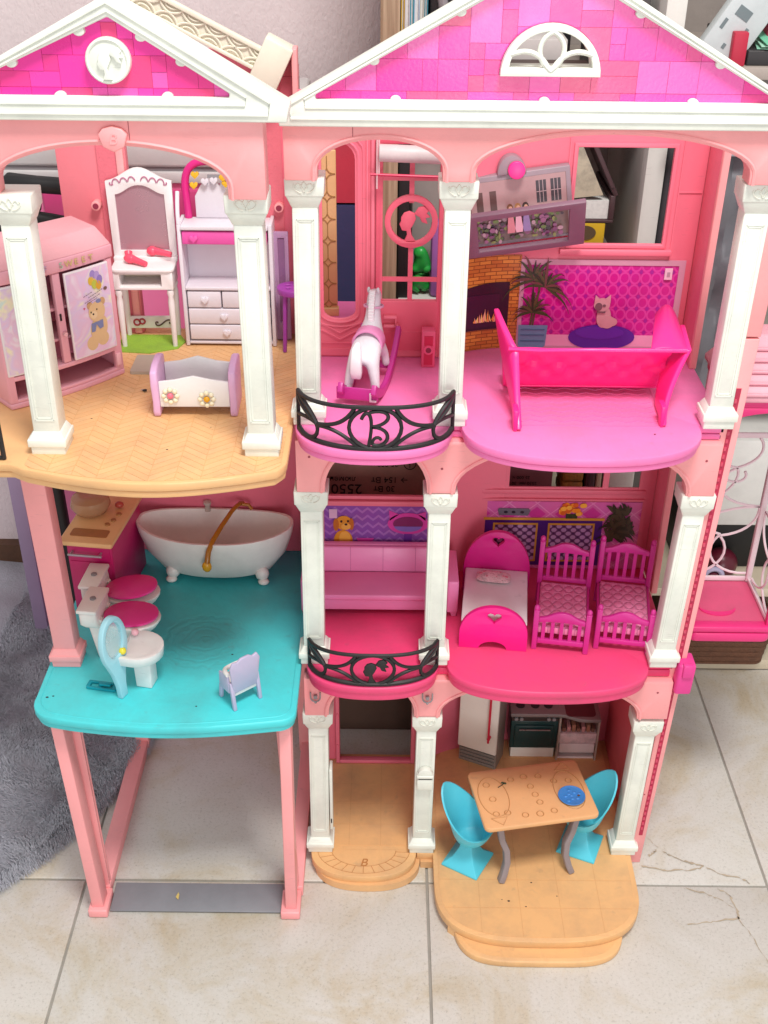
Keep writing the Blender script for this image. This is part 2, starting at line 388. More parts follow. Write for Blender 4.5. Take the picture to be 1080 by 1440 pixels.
for i in range(3):
    for j in range(4): MB().box(-.080+.040*i+.0004, -.040+.040*i-.0004, .004+.036*j+.0004, .040+.036*j-.0004, .0206, .02138).build('deck_tile', TILE, dk_, smooth=False)
stp_ = sup(.188, -.06, .096, .091, e=4.2)+[(.284, -.02), (.092, -.02)]
for i in range(4):
    p = [(.094+.047*i+.0004,-.155),(.141+.047*i-.0004,-.155),(.141+.047*i-.0004,-.120),(.094+.047*i+.0004,-.120)]
    for q in range(len(stp_)):
        p = clip_half_(p, stp_[q], stp_[(q+1) % len(stp_)])
        if len(p) < 3: break
    if len(p) >= 3: MB().prism(p, 'XY', .0094, .01005).build('step_tile', TILE, house, smooth=False)
# --- columns
ORN = plastic('cream ornament', '#E3E4D8', .4, .1)
def column(xc, yf, z0, z1, wd=.023, dp=.021, mat=CREAM, cap=True, name='column', xt=None, panel=True):
    xt = xc if xt is None else xt; root = None
    def X(zz): return xc+(xt-xc)*(zz-z0)/(z1-z0)
    h = wd/2; mb = MB(); zb = z0+.021; zc = z1-.026
    def fr(za, zb_, ea, eb): mb.frustum((X(za)-h-ea, X(za)+h+ea, yf-ea, yf+dp+ea*.6), za, (X(zb_)-h-eb, X(zb_)+h+eb, yf-eb, yf+dp+eb*.6), zb_)
    fr(zb, zc, 0, 0)
    o = mb.build(name, mat, house, bevel=.0011)
    mb = MB(); fr(z0, z0+.009, .0036, .0036); fr(z0+.0085, z0+.0165, .0056, .0056); fr(z0+.016, z0+.023, .0046, .0004)
    mb.build('base', mat, o, bevel=.0011)
    mb = MB(); fr(zc-.001, z1-.0155, .0004, .0050); fr(z1-.016, z1, .0056, .0060)
    mb.build('capital', mat, o, bevel=.0011)
    if panel:
        mb = MB(); a, b2 = zb+.010, zc-.008
        for e0, t in ((.0035, .0007), (.0055, .0005)):
            zz0, zz1 = a+e0, b2-e0
            for sx in (-1, 1):
                x0, x1 = X(zz0)+sx*(h-e0), X(zz1)+sx*(h-e0); mb.tube([(x0, yf-.0001, zz0), (x1, yf-.0001, zz1)], t, 4, flat=(t, t))
            for zz in (zz0, zz1): mb.tube([(X(zz)-h+e0, yf-.0001, zz), (X(zz)+h-e0, yf-.0001, zz)], t, 4, flat=(t, t))
        mb.build('panel_moulding', mat, o)
    if cap:
        mb = MB(); y = yf-.0061; zc2 = z1-.008; x0 = X(z1)
        for s in (-1, 1):
            mb.tube([(x0+s*px, y, zc2+pz) for px, pz in bez((0,-.004),(.003,.004),(.006,.006),(.0075,.001),8)], .0007, 5)
            mb.tube([(x0+s*px, y, zc2+pz) for px, pz in bez((.0022,-.0045),(.007,-.004),(.011,.001),(.0085,.0035),8)], .0007, 5)
            mb.tube([(x0+s*px, y, zc2+pz) for px, pz in bez((0,.0055),(.002,.003),(.002,.002),(.0032,0),6)], .0006, 5)
        mb.build('scroll_ornament', ORN, o)
    return o
colA = {}
column(-.0745, -.004, .624, .865, xt=-.0725); column(.0635, -.004, .624, .864, xt=.0625); column(.3265, -.004, .624, .864, xt=.3275)
column(-.076, -.004, .324, .549, xt=-.0745); column(.0575, -.004, .324, .548, xt=.0575); column(.3135, -.004, .324, .549, xt=.3195)
cgA = column(-.0755, -.004, .021, .252, xt=-.074); cgB = column(.0515, -.004, .021, .249, xt=.0525); column(.305, -.004, .021, .245, xt=.3085)
column(-.3135, -.066, .622, .866, .0245, .024, xt=-.311); column(-.1145, -.066, .622, .868, .0245, .024, xt=-.1165)
# letter box on the ground column, latch on the other
mb = MB().box(.043, .062, -.0115, -.0045, .135, .152).box(.0425, .0625, -.013, -.0045, .1545, .1585)
mb.prism(arc(.0525, .1585, .009, .0095, 0, 180, 12), 'XZ', -.0115, -.0045)
lb = mb.build('letter_box', CREAM, cgB, bevel=.0008); MB().box(.0445, .0605, -.0117, -.0045, .1521, .1543).build('slot', BLACK, lb)
MB().box(-.0625, -.0590, -.006, .012, .060, .160).build('door_hinge_strip', CREAM, cgA, bevel=.0008)
MB().box(-.0615, -.0600, -.0065, -.005, .072, .079).build('hinge_slot', BLACK, cgA)
# lantern stubs above the ground columns
for xx in (-.0755, .0515):
    mb = MB(); mb.tube([(xx+.0055*math.cos(R(a)), -.0135, .281+.0065*math.sin(R(a))) for a in range(180, 361, 20)], .0009, 6)
    mb.tube([(xx-.0055,-.0135,.281),(xx-.0055,-.0135,.288)], .0009, 6); mb.tube([(xx+.0055,-.0135,.281),(xx+.0055,-.0135,.288)], .0009, 6)
    mb.ball((xx, -.0135, .2735), .0016, seg=8); mb.box(xx-.002, xx+.002, -.0145, -.012, .279, .2835)
    mb.build('lantern_hook', GREY, house)

# --- arched headers
def header(name, x0, x1, z0, z1, arches, y0, y1, mat=SAL, trim=True, ztop=None):
    p = [(x0, z1), (x0, z0)]
    for (a, b, zs, za) in arches:
        p += [(a, z0), (a, zs)]+[(q[0], q[1]) for q in arc((a+b)/2, zs, (b-a)/2, za-zs, 180, 0, 22)][1:-1]+[(b, zs), (b, z0)]
    p += [(x1, z0), (x1, z1)]
    o = MB().prism(p, 'XZ', y0, y1).build(name, mat, house, bevel=.0009)
    if trim:
        for (a, b, zs, za) in arches:
            t = MB(); e = .0035
            path = [(a-e, y0-.0002, z0)]+[(q[0], y0-.0002, q[1]) for q in arc((a+b)/2, zs, (b-a)/2+e, za-zs+e, 180, 0, 26)]+[(b+e, y0-.0002, z0)]
            t.tube(path, .001, 4, flat=(.0011, .0032)) if False else t.tube(path, .0017, 6)
            t.build('arch_moulding', mat, o)
    return o
header('upper_header', -.089, .340, .865, .9135, [(-.0605, .0475, .874, .9), (.076, .311, .874, .906)], -.016, .006)
header('middle_header', -.0885, .334, .549, .6082, [(-.060, .043, .553, .6035), (.072, .305, .553, .604)], -.010, .010)
header('ground_header', -.0885, .328, .250, .3047, [(-.061, .037, .254, .3000), (.067, .293, .254, .3000)], -.010, .010)
header('wing_header', -.345, -.0985, .866, .930, [(-.3185, -.1295, .876, .9085)], -.078, -.052)
# keystone shield on the wing arch
ks = MB().prism([(-.2285,.918),(-.2245,.9225),(-.217,.9245),(-.2095,.9225),(-.2055,.918),(-.2085,.9085),(-.217,.9045),(-.2255,.9085)], 'XZ', -.084, -.076).build('keystone', SAL, house, bevel=.001)
text_mesh('keystone_letter', 'B', .012, SAL, ks, T(-.217, -.0841, .9145, rx=90), .0006, shear=.2)

# --- gables
PK = [plastic('gable tile pink %d' % k, h, .24, .05, 30, .035, 420) for k, h in enumerate(['#F23FA6', '#EE2F9B', '#EF5AB0', '#EC4683', '#F038A0', '#E93A8F'])]
PKB = plastic('gable groove pink', '#E84FA8', .4, .05)
def clip_half(poly, a, b):
    """keep the part of poly left of a->b"""
    out = []; n = len(poly)
    def side(p): return (b[0]-a[0])*(p[1]-a[1])-(b[1]-a[1])*(p[0]-a[0])
    for i in range(n):
        p, q = poly[i], poly[(i+1) % n]; sp, sq = side(p), side(q)
        if sp >= 0: out.append(p)
        if sp*sq < 0: t = sp/(sp-sq); out.append((p[0]+(q[0]-p[0])*t, p[1]+(q[1]-p[1])*t))
    return out
def parea(p): return abs(sum(p[i][0]*p[(i+1) % len(p)][1]-p[(i+1) % len(p)][0]*p[i][1] for i in range(len(p))))/2
def tiles(x0, x1, z0, z1, cell, seed):
    rnd = random.Random(seed); nx, nz = int((x1-x0)/cell)+1, int((z1-z0)/cell)+1; used = [[0]*nx for _ in range(nz)]; out = []
    sizes = [(2,2),(1,2),(2,1),(1,1),(3,2),(2,3),(1,1),(2,2)]
    for j in range(nz):
        for i in range(nx):
            if used[j][i]: continue
            rnd.shuffle(sizes)
            for (a, b) in sizes:
                if i+a <= nx and j+b <= nz and not any(used[j+q][i+p] for p in range(a) for q in range(b)): break
            else: a, b = 1, 1
            if j == 0: b = 1; a = min(a, nx-i)
            while any(used[j][i+p] for p in range(a)): a -= 1
            for p in range(a):
                for q in range(b): used[j+q][i+p] = 1
            out.append((x0+i*cell, x0+(i+a)*cell, z0+j*cell, z0+(j+b)*cell, rnd.randrange(len(PK)), rnd.uniform(-.0002, .0003)))
    return out
def gable(name, outer, inner, yb, yf, cell, seed, hole=None, holes=(), xoff=0):
    g = MB().prism(outer, 'XZ', yb, yf, holes=[inner]).build(name, CREAM, house, bevel=.0011)
    # moulding ridges on the white frame
    for e in (.32, .72):
        mid = [(o[0]+(i[0]-o[0])*e, o[1]+(i[1]-o[1])*e) for o, i in zip(outer, inner)]
        mb = MB(); mb.tube([(p[0], yf-.0004, p[1]) for p in mid], .0013 if e < .5 else .0009, 6, closed=True); mb.build('frame_moulding', CREAM, g)
    big = [(p[0]+(p[0]-sum(q[0] for q in inner)/len(inner))*.03, p[1]+(p[1]-sum(q[1] for q in inner)/len(inner))*.03) for p in inner]
    MB().prism(big, 'XZ', yf+.0076, yf+.012, holes=list(holes)).build('gable_backing', PKB, g)
    xs_, zs_ = [p[0] for p in inner], [p[1] for p in inner]
    for (a, b, c, d, k, dz) in tiles(min(xs_)+xoff, max(xs_), min(zs_)-.006, max(zs_), cell, seed):
        gp = .00014; polys = [[(a+gp, c+gp), (b-gp, c+gp), (b-gp, d-gp), (a+gp, d-gp)]]
        if hole:
            hx, hz, hr, hh = hole
            if b > hx-hr and a < hx+hr and d > hz:
                polys = []; N = 26; run = []
                if c < hz: polys.append([(a+gp, c+gp), (b-gp, c+gp), (b-gp, min(d, hz)-gp), (a+gp, min(d, hz)-gp)])
                for q in range(N+1):
                    x = a+gp+(b-a-2*gp)*q/N; u = (x-hx)/hr
                    low = max(c, hz, hz+hh*math.sqrt(max(0, 1-u*u)) if abs(u) < 1 else c)+gp
                    if low < d-gp*2: run.append((x, low))
                    if (low >= d-gp*2 or q == N):
                        if len(run) > 1: polys.append(run+[(run[-1][0], d-gp), (run[0][0], d-gp)])
                        run = []
        for p in polys:
            n = len(inner)
            for q in range(n): 
                p = clip_half(p, inner[q], inner[(q+1) % n])
                if len(p) < 3: break
            if len(p) >= 3 and parea(p) > 6e-6:
                MB().prism(p, 'XZ', yf+.0065-dz, yf+.0092).build('tile', PK[k], g, smooth=False)
    return g
gr = gable('main_gable', [(-.091,.912),(.349,.912),(.351,.926),(.129,1.051),(-.093,.926)], [(-.0600,.9335),(.3180,.9335),(.3185,.9375),(.129,1.0395),(-.0605,.9375)], .0, -.024, .0126, 11,
           hole=(.1315, .9535, .0415, .0405), holes=[arc(.1315, .9535, .041, .040, 0, 180, 20)])
gl = gable('wing_gable', [(-.362,.929),(-.079,.929),(-.077,.941),(-.2105,1.0195),(-.364,.941)], [(-.335,.947),(-.123,.947),(-.1225,.9505),(-.2105,1.0045),(-.3355,.9505)], -.056, -.086, .0118, 5)
# little scallops along the frames
for g, yf, pts in ((gr, -.0245, [(.006,.9335),(.129,.9335),(.252,.9335),(-.012,.9642),(.057,1.0015),(.2005,1.0015),(.270,.964)]), (gl, -.0865, [(-.254,.947),(-.171,.947),(-.2335,.994),(-.187,.9905),(-.158,.973),(-.288,.971),(-.313,.9595)])):
    for px, pz in pts: MB().prism(arc(px, pz, .0045, .0035, 0, 360, 14)[:-1], 'XZ', yf+.0022, yf+.009).build('scallop', CREAM, g, bevel=.0006)
# half-round window in the main gable
lx, lz = .1315, .954
lun = MB().prism(arc(lx, lz, .0408, .0398, 0, 180, 24), 'XZ', -.026, -.004, holes=[arc(lx, lz+.0045, .034, .0300, 4, 176, 22)]).build('lunette_window', CREAM, gr, bevel=.0009)
mb = MB(); y = -.0245
for s in (-1, 1):
    mb.tube([(lx+s*px, y, lz+pz) for px, pz in bez((0,.004),(-.014,.014),(-.012,.028),(0,.034),10)], .0022, 8)
    mb.tube([(lx+s*px, y, lz+pz) for px, pz in bez((.002,.006),(.010,.020),(.022,.021),(.033,.0165),10)], .0022, 8)
mb.build('tracery', CREAM, lun)
# medallion with a ponytailed head in profile
HEAD = [(-.45,-.28),(-.52,-.12),(-.45,0),(-.45,.18),(-.32,.38),(-.08,.46),(.14,.36),(.2,.12),(.1,-.12),(-.02,-.32),(.02,-.6),(.2,-.88),(-.3,-.88),(-.18,-.6),(-.2,-.42),(-.4,-.40)]
TAIL = [(.12,.34),(.3,.62),(.56,.7),(.78,.5),(.66,.36),(.84,.2),(.62,.16),(.72,-.1),(.46,-.02),(.36,.2),(.24,.26)]
def logo(cx, cz, r, y0, y1, mat, parent, name='profile_emblem'):
    mb = MB()
    for q in (HEAD, TAIL): mb.prism([(cx+x*r, cz+z*r) for x, z in q], 'XZ', y0, y1)
    return mb.build(name, mat, parent, bevel=.0004*(r/.017))
mx_, mz_ = -.2135, .9735
med = MB().prism(arc(mx_, mz_, .0172, .0168, 0, 360, 32)[:-1], 'XZ', -.0865, -.078).build('medallion', CREAM, gl, bevel=.001)
mb = MB(); mb.tube([(mx_+.0155*math.cos(R(a)), -.0866, mz_+.0155*math.sin(R(a))) for a in range(0, 360, 12)], .0013, 6, closed=True); mb.build('medallion_rim', CREAM, med)
logo(mx_, mz_, .0150, -.0892, -.0863, CREAM, med)

# --- railings
def railing(name, x0, x1, yb, bulge, z0, z1, zs, motif, label=None):
    cx, a = (x0+x1)/2, (x1-x0)/2
    def P(u, v):
        """u in -1..1 along the balcony, v 0..1 up"""
        top = z1+zs*abs(u)**1.6
        return (cx+a*u, yb-bulge*math.sqrt(max(0, 1-(abs(u)*.985)**2.2)), z0+(top-z0)*v)
    t = .0021; mb = MB()
    def path(pts, r=t, n=None): mb.tube([P(*p) for p in pts], r, 6)
    path([(-1+2*i/30, 1) for i in range(31)], .0023); path([(-1+2*i/30, .0) for i in range(31)], .0026)
    for s in (-1, 1):
        path([(s, 0), (s, .33), (s, .66), (s, 1)])
        path([(s*p[0], p[1]) for p in bez((1,1),(.86,.85),(.74,.5),(.74,.38),8)]); path([(s*p[0], p[1]) for p in bez((1,.98),(.97,.7),(.84,.6),(.74,.44),8)])
        path([(s*p[0], p[1]) for p in bez((.74,.44),(.70,.02),(.86,-.05),(.99,.06),8)]); path([(s*p[0], p[1]) for p in bez((.74,.44),(.84,.56),(.95,.5),(1,.40),8)])
        path([(s*p[0], p[1]) for p in bez((.74,.44),(.58,.5),(.40,.52),(.26,.96),10)]); path([(s*p[0], p[1]) for p in bez((.74,.40),(.58,.46),(.40,.34),(.22,.02),10)])
    path([(.33*math.cos(R(q)), .5+.5*math.sin(R(q))) for q in range(0, 361, 15)], .0021)
    o = mb.build(name, BLACK, house)
    c = P(0, .5); h = P(0, 1)[2]-P(0, 0)[2]
    if motif == 'B':
        m2 = MB(); pts = lambda L: [(c[0]+x*h, c[1], c[2]+zz*h) for x, zz in L]
        m2.tube(pts(bez((-.30,.22),(-.2,.5),(.02,.42),(-.14,-.42),12)), .0019, 6)
        m2.tube(pts(bez((-.13,.38),(.40,.52),(.42,.10),(-.08,.03),12)), .0019, 6)
        m2.tube(pts(bez((-.08,.03),(.46,.02),(.30,-.52),(-.06,-.40),12)), .0019, 6); m2.tube(pts(bez((-.06,-.40),(-.08,-.2),(.10,-.18),(.13,-.28),6)), .0016, 6)
        m2.build('letter', BLACK, o)
    else: logo(c[0], c[2], h*.52, c[1]-.0012, c[1]+.0012, BLACK, o)
    return o
railing('balcony_railing', -.0835, .0655, -.006, .052, .626, .669, -.003, 'B')
railing('balcony_railing', -.081, .0605, -.004, .040, .327, .3665, -.004, 'L')

# --- left wing: bedroom floor, bathroom floor, garage
wf = [(-.46,-.088),(-.345,-.088),(-.336,-.094)]+[(x, -.094-.028*math.cos((x+.215)/.125*math.pi/2)) for x in [-.33+.0105*k for k in range(23)]]+[(-.0935,-.089),(-.0905,-.080),(-.0905,.238),(-.46,.238)]
o = MB().prism(wf, 'XY', .6138, .6225).build('bedroom_floor', TAN, house, bevel=.0015)
PLK = [plastic('tan plank plastic %d' % k, h, .42, .22, 22, .05) for k, h in enumerate(('#E7B57F', '#E6B37D', '#E8B782'))]
bed_ = [(-.331,-.089)]+[(x, -.0905-.0265*math.cos((x+.215)/.125*math.pi/2)) for x in [-.325+.0105*k for k in range(22)]]+[(-.0955,-.085),(-.0955,.234),(-.331,.234)]
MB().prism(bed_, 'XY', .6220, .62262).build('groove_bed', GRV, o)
cw, ph, sl, plank_n, rest_ = .0236, .0100, .0180, 0, MB()
pm_ = {}
for c_ in range(10):
    x0 = -.331+cw*c_; sg = 1 if c_ % 2 else -1
    for r_ in range(-3, 36):
        yb = -.118+ph*r_; g_ = .00030
        p = [(x0+g_, yb+g_+(0 if sg > 0 else sl)), (x0+cw-g_, yb+g_+(sl if sg > 0 else 0)), (x0+cw-g_, yb+ph-g_+(sl if sg > 0 else 0)), (x0+g_, yb+ph-g_+(0 if sg > 0 else sl))]
        full = len(p)
        q_ = p
        for e_ in range(len(bed_)):
            q_ = clip_half_(q_, bed_[e_], bed_[(e_+1) % len(bed_)])
            if len(q_) < 3: break
        if len(q_) < 3: continue
        if yb < .118: MB().prism(q_, 'XY', .6223, .62292).build('plank', PLK[(c_*7+r_*5) % 3], o, smooth=False)
        else: rest_.prism(q_, 'XY', .6223, .62292)
tag(rest_.build('plank_field', PLK[0], o, smooth=False), kind='stuff')
MB().prism(inset(wf, .0018), 'XY', .6065, .6130).build('slab_rim', TAN, o, bevel=.0012)
tf = [(-.372,.20),(-.372,-.062)]+arc(-.345,-.070,.0275,.0285,182,262,6)+[(x, -.0985-.0135*math.cos((x+.228)/.125*math.pi/2)) for x in [-.33+.0105*k for k in range(21)]]+arc(-.112,-.083,.021,.017,-72,0,6)+[(-.0905,.2),(-.0905,.24),(-.372,.24)]
o = MB().prism(tf, 'XY', .3128, .3225).build('bathroom_floor', TURQF, house, bevel=.0018); MB().prism(inset(tf, .0018), 'XY', .3055, .3120).build('slab_rim', TURQ, o, bevel=.0014)
mb = MB(); mb.tube([(p[0], p[1], .3226) for p in inset(tf, .006)], .0006, 4, closed=True); mb.build('edge_groove', TURQ, o)
# pink post of the bathroom
column(-.351, -.012, .3225, .606, .024, .022, SAL, False, 'post', xt=-.355, panel=False)
MB().box(-.372,-.337,-.014,.020,.566,.6062).build('post_head', SAL, house, bevel=.001)
# garage legs: an upright in front, a rail along the floor, an upright at the back
for xl, s in ((-.338, 1), (-.107, -1)):
    bx0, bx1 = (xl-.0075, xl+.0065) if s > 0 else (xl-.0065, xl+.0065)
    tx0, tx1 = (xl-.0190, xl-.0060) if s > 0 else (xl-.0040, xl+.0090)
    top = MB().frustum((bx0, bx1, -.088, -.066), .0, (tx0, tx1, -.082, -.058), .3052).build('garage_leg', SAL, house, bevel=.0012)
    MB().box(xl-.0120, xl+.0110, -.0935, -.058, .0, .012).build('foot', SAL, top, bevel=.0016)
    xa, xb = (xl-.0125, xl+.008) if s > 0 else (xl-.006, xl+.0125)
    MB().box(xa, xb, -.058, .21, .0, .0165).build('floor_rail', SAL, top, bevel=.001)
    MB().frustum((xl-.009, xl+.009, .195, .21), .0, (xl-.013, xl+.009, .195, .21), .3052).build('back_upright', SAL, top, bevel=.001)
    MB().box(xl-.017, xl+.008, -.052, .2, .284, .3050).build('top_rail', SAL, top, bevel=.001)
    mb = MB()
    for dy in (-.046, -.040): mb.frustum((xl-.002, xl+.0075, dy-.012, dy-.009), .0165, (xl-.012, xl+.0005, dy-.004, dy-.001), .3050)
    mb.build('inner_flange', SAL, top, bevel=.0008)
RAMP = plastic('grey ramp plastic', '#84848A', .4, .18, 20, .05)
rp = MB().add([(-.326,-.085,.0012),(-.119,-.085,.0012),(-.119,-.046,.0052),(-.326,-.046,.0052),(-.326,-.085,.0032),(-.119,-.085,.0032),(-.119,-.046,.0072),(-.326,-.046,.0072)], [(3,2,1,0),(4,5,6,7),(0,1,5,4),(1,2,6,5),(2,3,7,6),(3,0,4,7)]).build('garage_ramp', RAMP, house, bevel=.0006)
# bedroom back piers with a fish-scale strip and a peg socket, rear gable trim
def scale_strip(m):
    def f(nt, tc):
        sp = nn(nt, 'ShaderNodeSeparateXYZ'); nt.links.new(tc.outputs['Object'], sp.inputs[0])
        r_ = math_(nt, 'DIVIDE', sp.outputs[2], .0075); row = math_(nt, 'FLOOR', r_)
        xx = math_(nt, 'ADD', math_(nt, 'DIVIDE', sp.outputs[0], .0095), math_(nt, 'MULTIPLY', math_(nt, 'MODULO', math_(nt, 'ABSOLUTE', row), 2), .5))
        u = math_(nt, 'SUBTRACT', math_(nt, 'FRACT', xx), .5); v = math_(nt, 'FRACT', r_)
        return math_(nt, 'GREATER_THAN', math_(nt, 'ADD', math_(nt, 'MULTIPLY', math_(nt, 'MULTIPLY', u, u), 4), v), .62)
    return height_bump(m, f, .6, .0015)
SCALE = scale_strip(plastic('salmon fish-scale plastic', '#E0707F', .45, .06))
for x0, x1, s in ((-.352, -.278, 1), (-.148, -.092, -1)):
    w_ = MB().box(x0, x1, .222, .234, .6226, .905).build('back_pier', SALD if s < 0 else plastic('salmon pier plastic', '#E87C88', .45, .06), house, bevel=.001)
    sx0, sx1 = (x1-.030, x1-.010) if s > 0 else (x0+.012, x0+.036)
    MB().box(sx0, sx1, .2195, .223, .64, .90).build('scale_strip', SCALE, w_)
    MB().box(x1-.0095 if s > 0 else x0+.002, x1-.0015 if s > 0 else x0+.0095, .217, .2225, .624, .903).build('trim', SAL, w_, bevel=.001)
    kx = -.3135 if s > 0 else -.1165
    mb = MB(); mb.tube([(kx, .2225, .772), (kx, .212, .772)], .0052, 14); k = mb.build('peg_socket', SAL, w_, bevel=.0006); MB().tube([(kx, .2125, .772), (kx, .2115, .772)], .0032, 12).build('socket_hole', plastic('dark pink', '#8E2B45', .6), k)
BEIGE = plastic('aged beige plastic', '#EAE4D2', .45, .12, 20, .06)
M_ = T(-.232, .205, .9755, ry=26.5)
rg = MB().box(-.06, .134, -.002, .003, -.010, .009, M=M_).build('rear_gable_board', BEIGE, house, bevel=.0008)
mb = MB()
for zz, hh in ((.0095, .0022), (-.0095, .0018)): mb.box(-.06, .134, -.006, .003, zz-hh, zz+hh, M=M_)
mb.build('board_edge', BEIGE, rg, bevel=.0008)
mb = MB()
for k in range(8):
    x = -.052+.0235*k
    for s in (-1, 1):
        mb.tube([M_ @ Vector((x+px, -.0035, s*pz)) for px, pz in bez((0,.0),(.006,.001),(.010,.004),(.0118,.0075),6)], .0011, 5)
        mb.tube([M_ @ Vector((x+.0235-px, -.0035, s*pz)) for px, pz in bez((0,.0),(.006,.001),(.010,.004),(.0118,.0075),6)], .0011, 5)
        mb.tube([M_ @ Vector((x+px-.006, -.0035, s*pz)) for px, pz in bez((0,.0065),(.002,.0035),(.009,.0035),(.012,.0065),6)], .0009, 5)
mb.build('lattice_relief', BEIGE, rg)
MB().box(.112, .142, -.012, .022, -.022, .024, M=T(-.232, .205, .9755, ry=26.5)).build('gable_end_block', BEIGE, rg, bevel=.002)
MB().prism([(-.206,.93),(-.10,.93),(-.092,.915),(-.092,.86),(-.206,.86)], 'XZ', .223, .233).build('rear_gable_panel', SALD, house, bevel=.001)
MB().box(-.097, -.0915, .20, .2215, .62, .935).build('corner_post', SAL, house, bevel=.001)
# wing back wall behind the bath
MB().box(-.318, -.089, .222, .234, .3226, .606).build('bathroom_wall', SALD, house, bevel=.001)
MB().box(-.0925, -.0885, .168, .222, .3226, .606).build('side_wall', SALD, house)

# --- main block walls
def wall_with_holes(name, x0, x1, z0, z1, holes, y0, y1, mat, frame=None):
    o = MB().prism([(x0,z0),(x1,z0),(x1,z1),(x0,z1)], 'XZ', y0, y1, holes=holes).build(name, mat, house, bevel=.0006)
    return o
def rect(x0, x1, z0, z1): return [(x0,z0),(x1,z0),(x1,z1),(x0,z1)]
def frame(parent, x0, x1, z0, z1, y, wd=.0045, proud=.004, mat=SAL, sill=True, name='window_frame'):
    o = MB().prism(rect(x0-wd, x1+wd, z0-wd, z1+wd), 'XZ', y-proud, y+.001, holes=[rect(x0, x1, z0, z1)]).build(name, mat, parent, bevel=.0009)
    if sill:
        MB().box(x0-wd-.006, x1+wd+.006, y-proud-.004, y+.001, z0-wd-.007, z0-wd-.0005).build('window_sill', mat, parent, bevel=.001)
    return o
PINKW = plastic('pink wall plastic', '#EA7389', .45, .06, 9, .04)
# upper storey
WIN = rect(.1955, .2940, .7445, .846)
wu = wall_with_holes('living_room_wall', .098, .3300, .624, .905, [WIN], .188, .1915, PINKW)
frame(wu, .1955, .2940, .7445, .846, .188, mat=PINKW, proud=.0025)
mb = MB().box(.3035, .3047, .1866, .1885, .626, .90).box(.1865, .1877, .1866, .1885, .735, .90).box(.3047,.3285,.1868,.1884,.800,.8012); mb.build('wall_seam', PINKW, wu)
MB().box(.3302, .3362, .142, .198, .624, .905).build('side_wall', PINKW, house, bevel=.001)
MB().box(.3296, .3370, .134, .1415, .624, .905).build('door_jamb', SAL, house, bevel=.001)
def curved(xa, ya, xb, yb, n=8, bow=.006):
    return [(xa+(xb-xa)*i/n, ya+(yb-ya)*(1-(1-i/n)**2)) for i in range(n+1)]
cv = curved(.058, .158, .146, .188)
for z0, z1, nm in ((.624, .905, 'curved_wall'), (.324, .6075, 'curved_wall')):
    MB().prism(cv+[(p[0]-.004, p[1]+.008) for p in reversed(cv)], 'XY', z0, z1).build(nm, PINKW, house)
tall = [(-.067,.678)]+arc(-.050,.678,.017,.010,180,360,10)[1:-1]+[(-.033,.678),(-.033,.838)]+arc(-.050,.838,.017,.017,0,180,10)[1:-1]+[(-.067,.838)]
wm = wall_with_holes('hall_wall', -.0885, .0575, .624, .905, [tall, rect(-.0045, .0535, .6905, .855)], .158, .1615, PINKW)
mb = MB()
for e, r_ in ((.0035, .0016), (.0085, .0011)):
    k = 1+e/.017
    pp = [(-.050+(p[0]+.050)*k, .1575, p[1]+(e if p[1] > .8 else -e)) for p in tall]; mb.tube(pp, r_, 6, closed=True)
for zz in (.660, .6525): mb.tube([(-.086,.1575,zz+.006),(-.068,.1575,zz+.002),(-.050,.1575,zz-.008),(-.032,.1575,zz+.002),(-.02,.1575,zz+.006)], .0012, 6)
mb.box(-.0875,-.010,.1568,.158,.640,.6412).box(-.0875,.056,.1566,.158,.626,.634)
mb.build('panel_moulding', PINKW, wm)
MB().box(-.0215,-.0195,.1555,.1585,.64,.9).box(-.0165,-.0130,.154,.1585,.636,.9).build('door_jamb', PINKW, wm, bevel=.0006)
# glazed door leaf with round emblem
DOOR = plastic('coral door plastic', '#DE5A72', .42, .06)
dl = MB().prism(rect(-.0115, .0565, .634, .862), 'XZ', .1535, .1585, holes=[rect(-.0045, .0535, .6905, .855)]).build('door', DOOR, wm, bevel=.0008)
yf_ = .158
for z0_, z1_ in ((.6905, .758), (.796, .855)): MB().box(.0225, .0275, yf_-.003, yf_, z0_, z1_).build('glazing_bar', DOOR, dl)
for zz in (.7145, .821, .840): MB().box(-.0045, .0535, yf_-.0035, yf_-.0005, zz-.0022, zz+.0022).build('glazing_bar', DOOR, dl)
MB().prism(arc(.025,.777,.0275,.0275,0,360,32)[:-1], 'XZ', .1525, .1575, holes=[arc(.025,.777,.0215,.0215,0,360,28)[:-1]]).build('door_ring', DOOR, dl, bevel=.0008)
logo(.025, .777, .0235, .1535, .1565, DOOR, dl)
mb = MB().box(-.0025,.0115,.1475,.1535,.6725,.6755).box(-.0025,.0135,.1475,.1535,.6625,.6655).box(.0098,.0112,.147,.150,.6655,.6725); mb.build('letter_flap', PINKW, dl, bevel=.0005)
MB().box(-.011,.0562,.1530,.1538,.655,.6565).build('door_seam', DOOR, dl)
mb = MB().box(.0385,.0530,.131,.146,.624,.6655).build('plug_fixture', plastic('rose plastic', '#EE5E86', .42), house, bevel=.001)
MB().box(.0412,.0505,.1303,.1312,.6275,.6405).box(.0412,.0505,.1303,.1312,.6495,.6605).build('fixture_recess', plastic('deep rose plastic', '#D0234F', .5), mb)
MB().tube([(.0458,.132,.645),(.0458,.1285,.645)], .0052, 14).build('fixture_socket', MATS['rose plastic'], mb); MB().tube([(.0458,.1290,.645),(.0458,.1282,.645)], .003, 12).build('fixture_hole', plastic('dark pink', '#8E2B45', .6), mb)
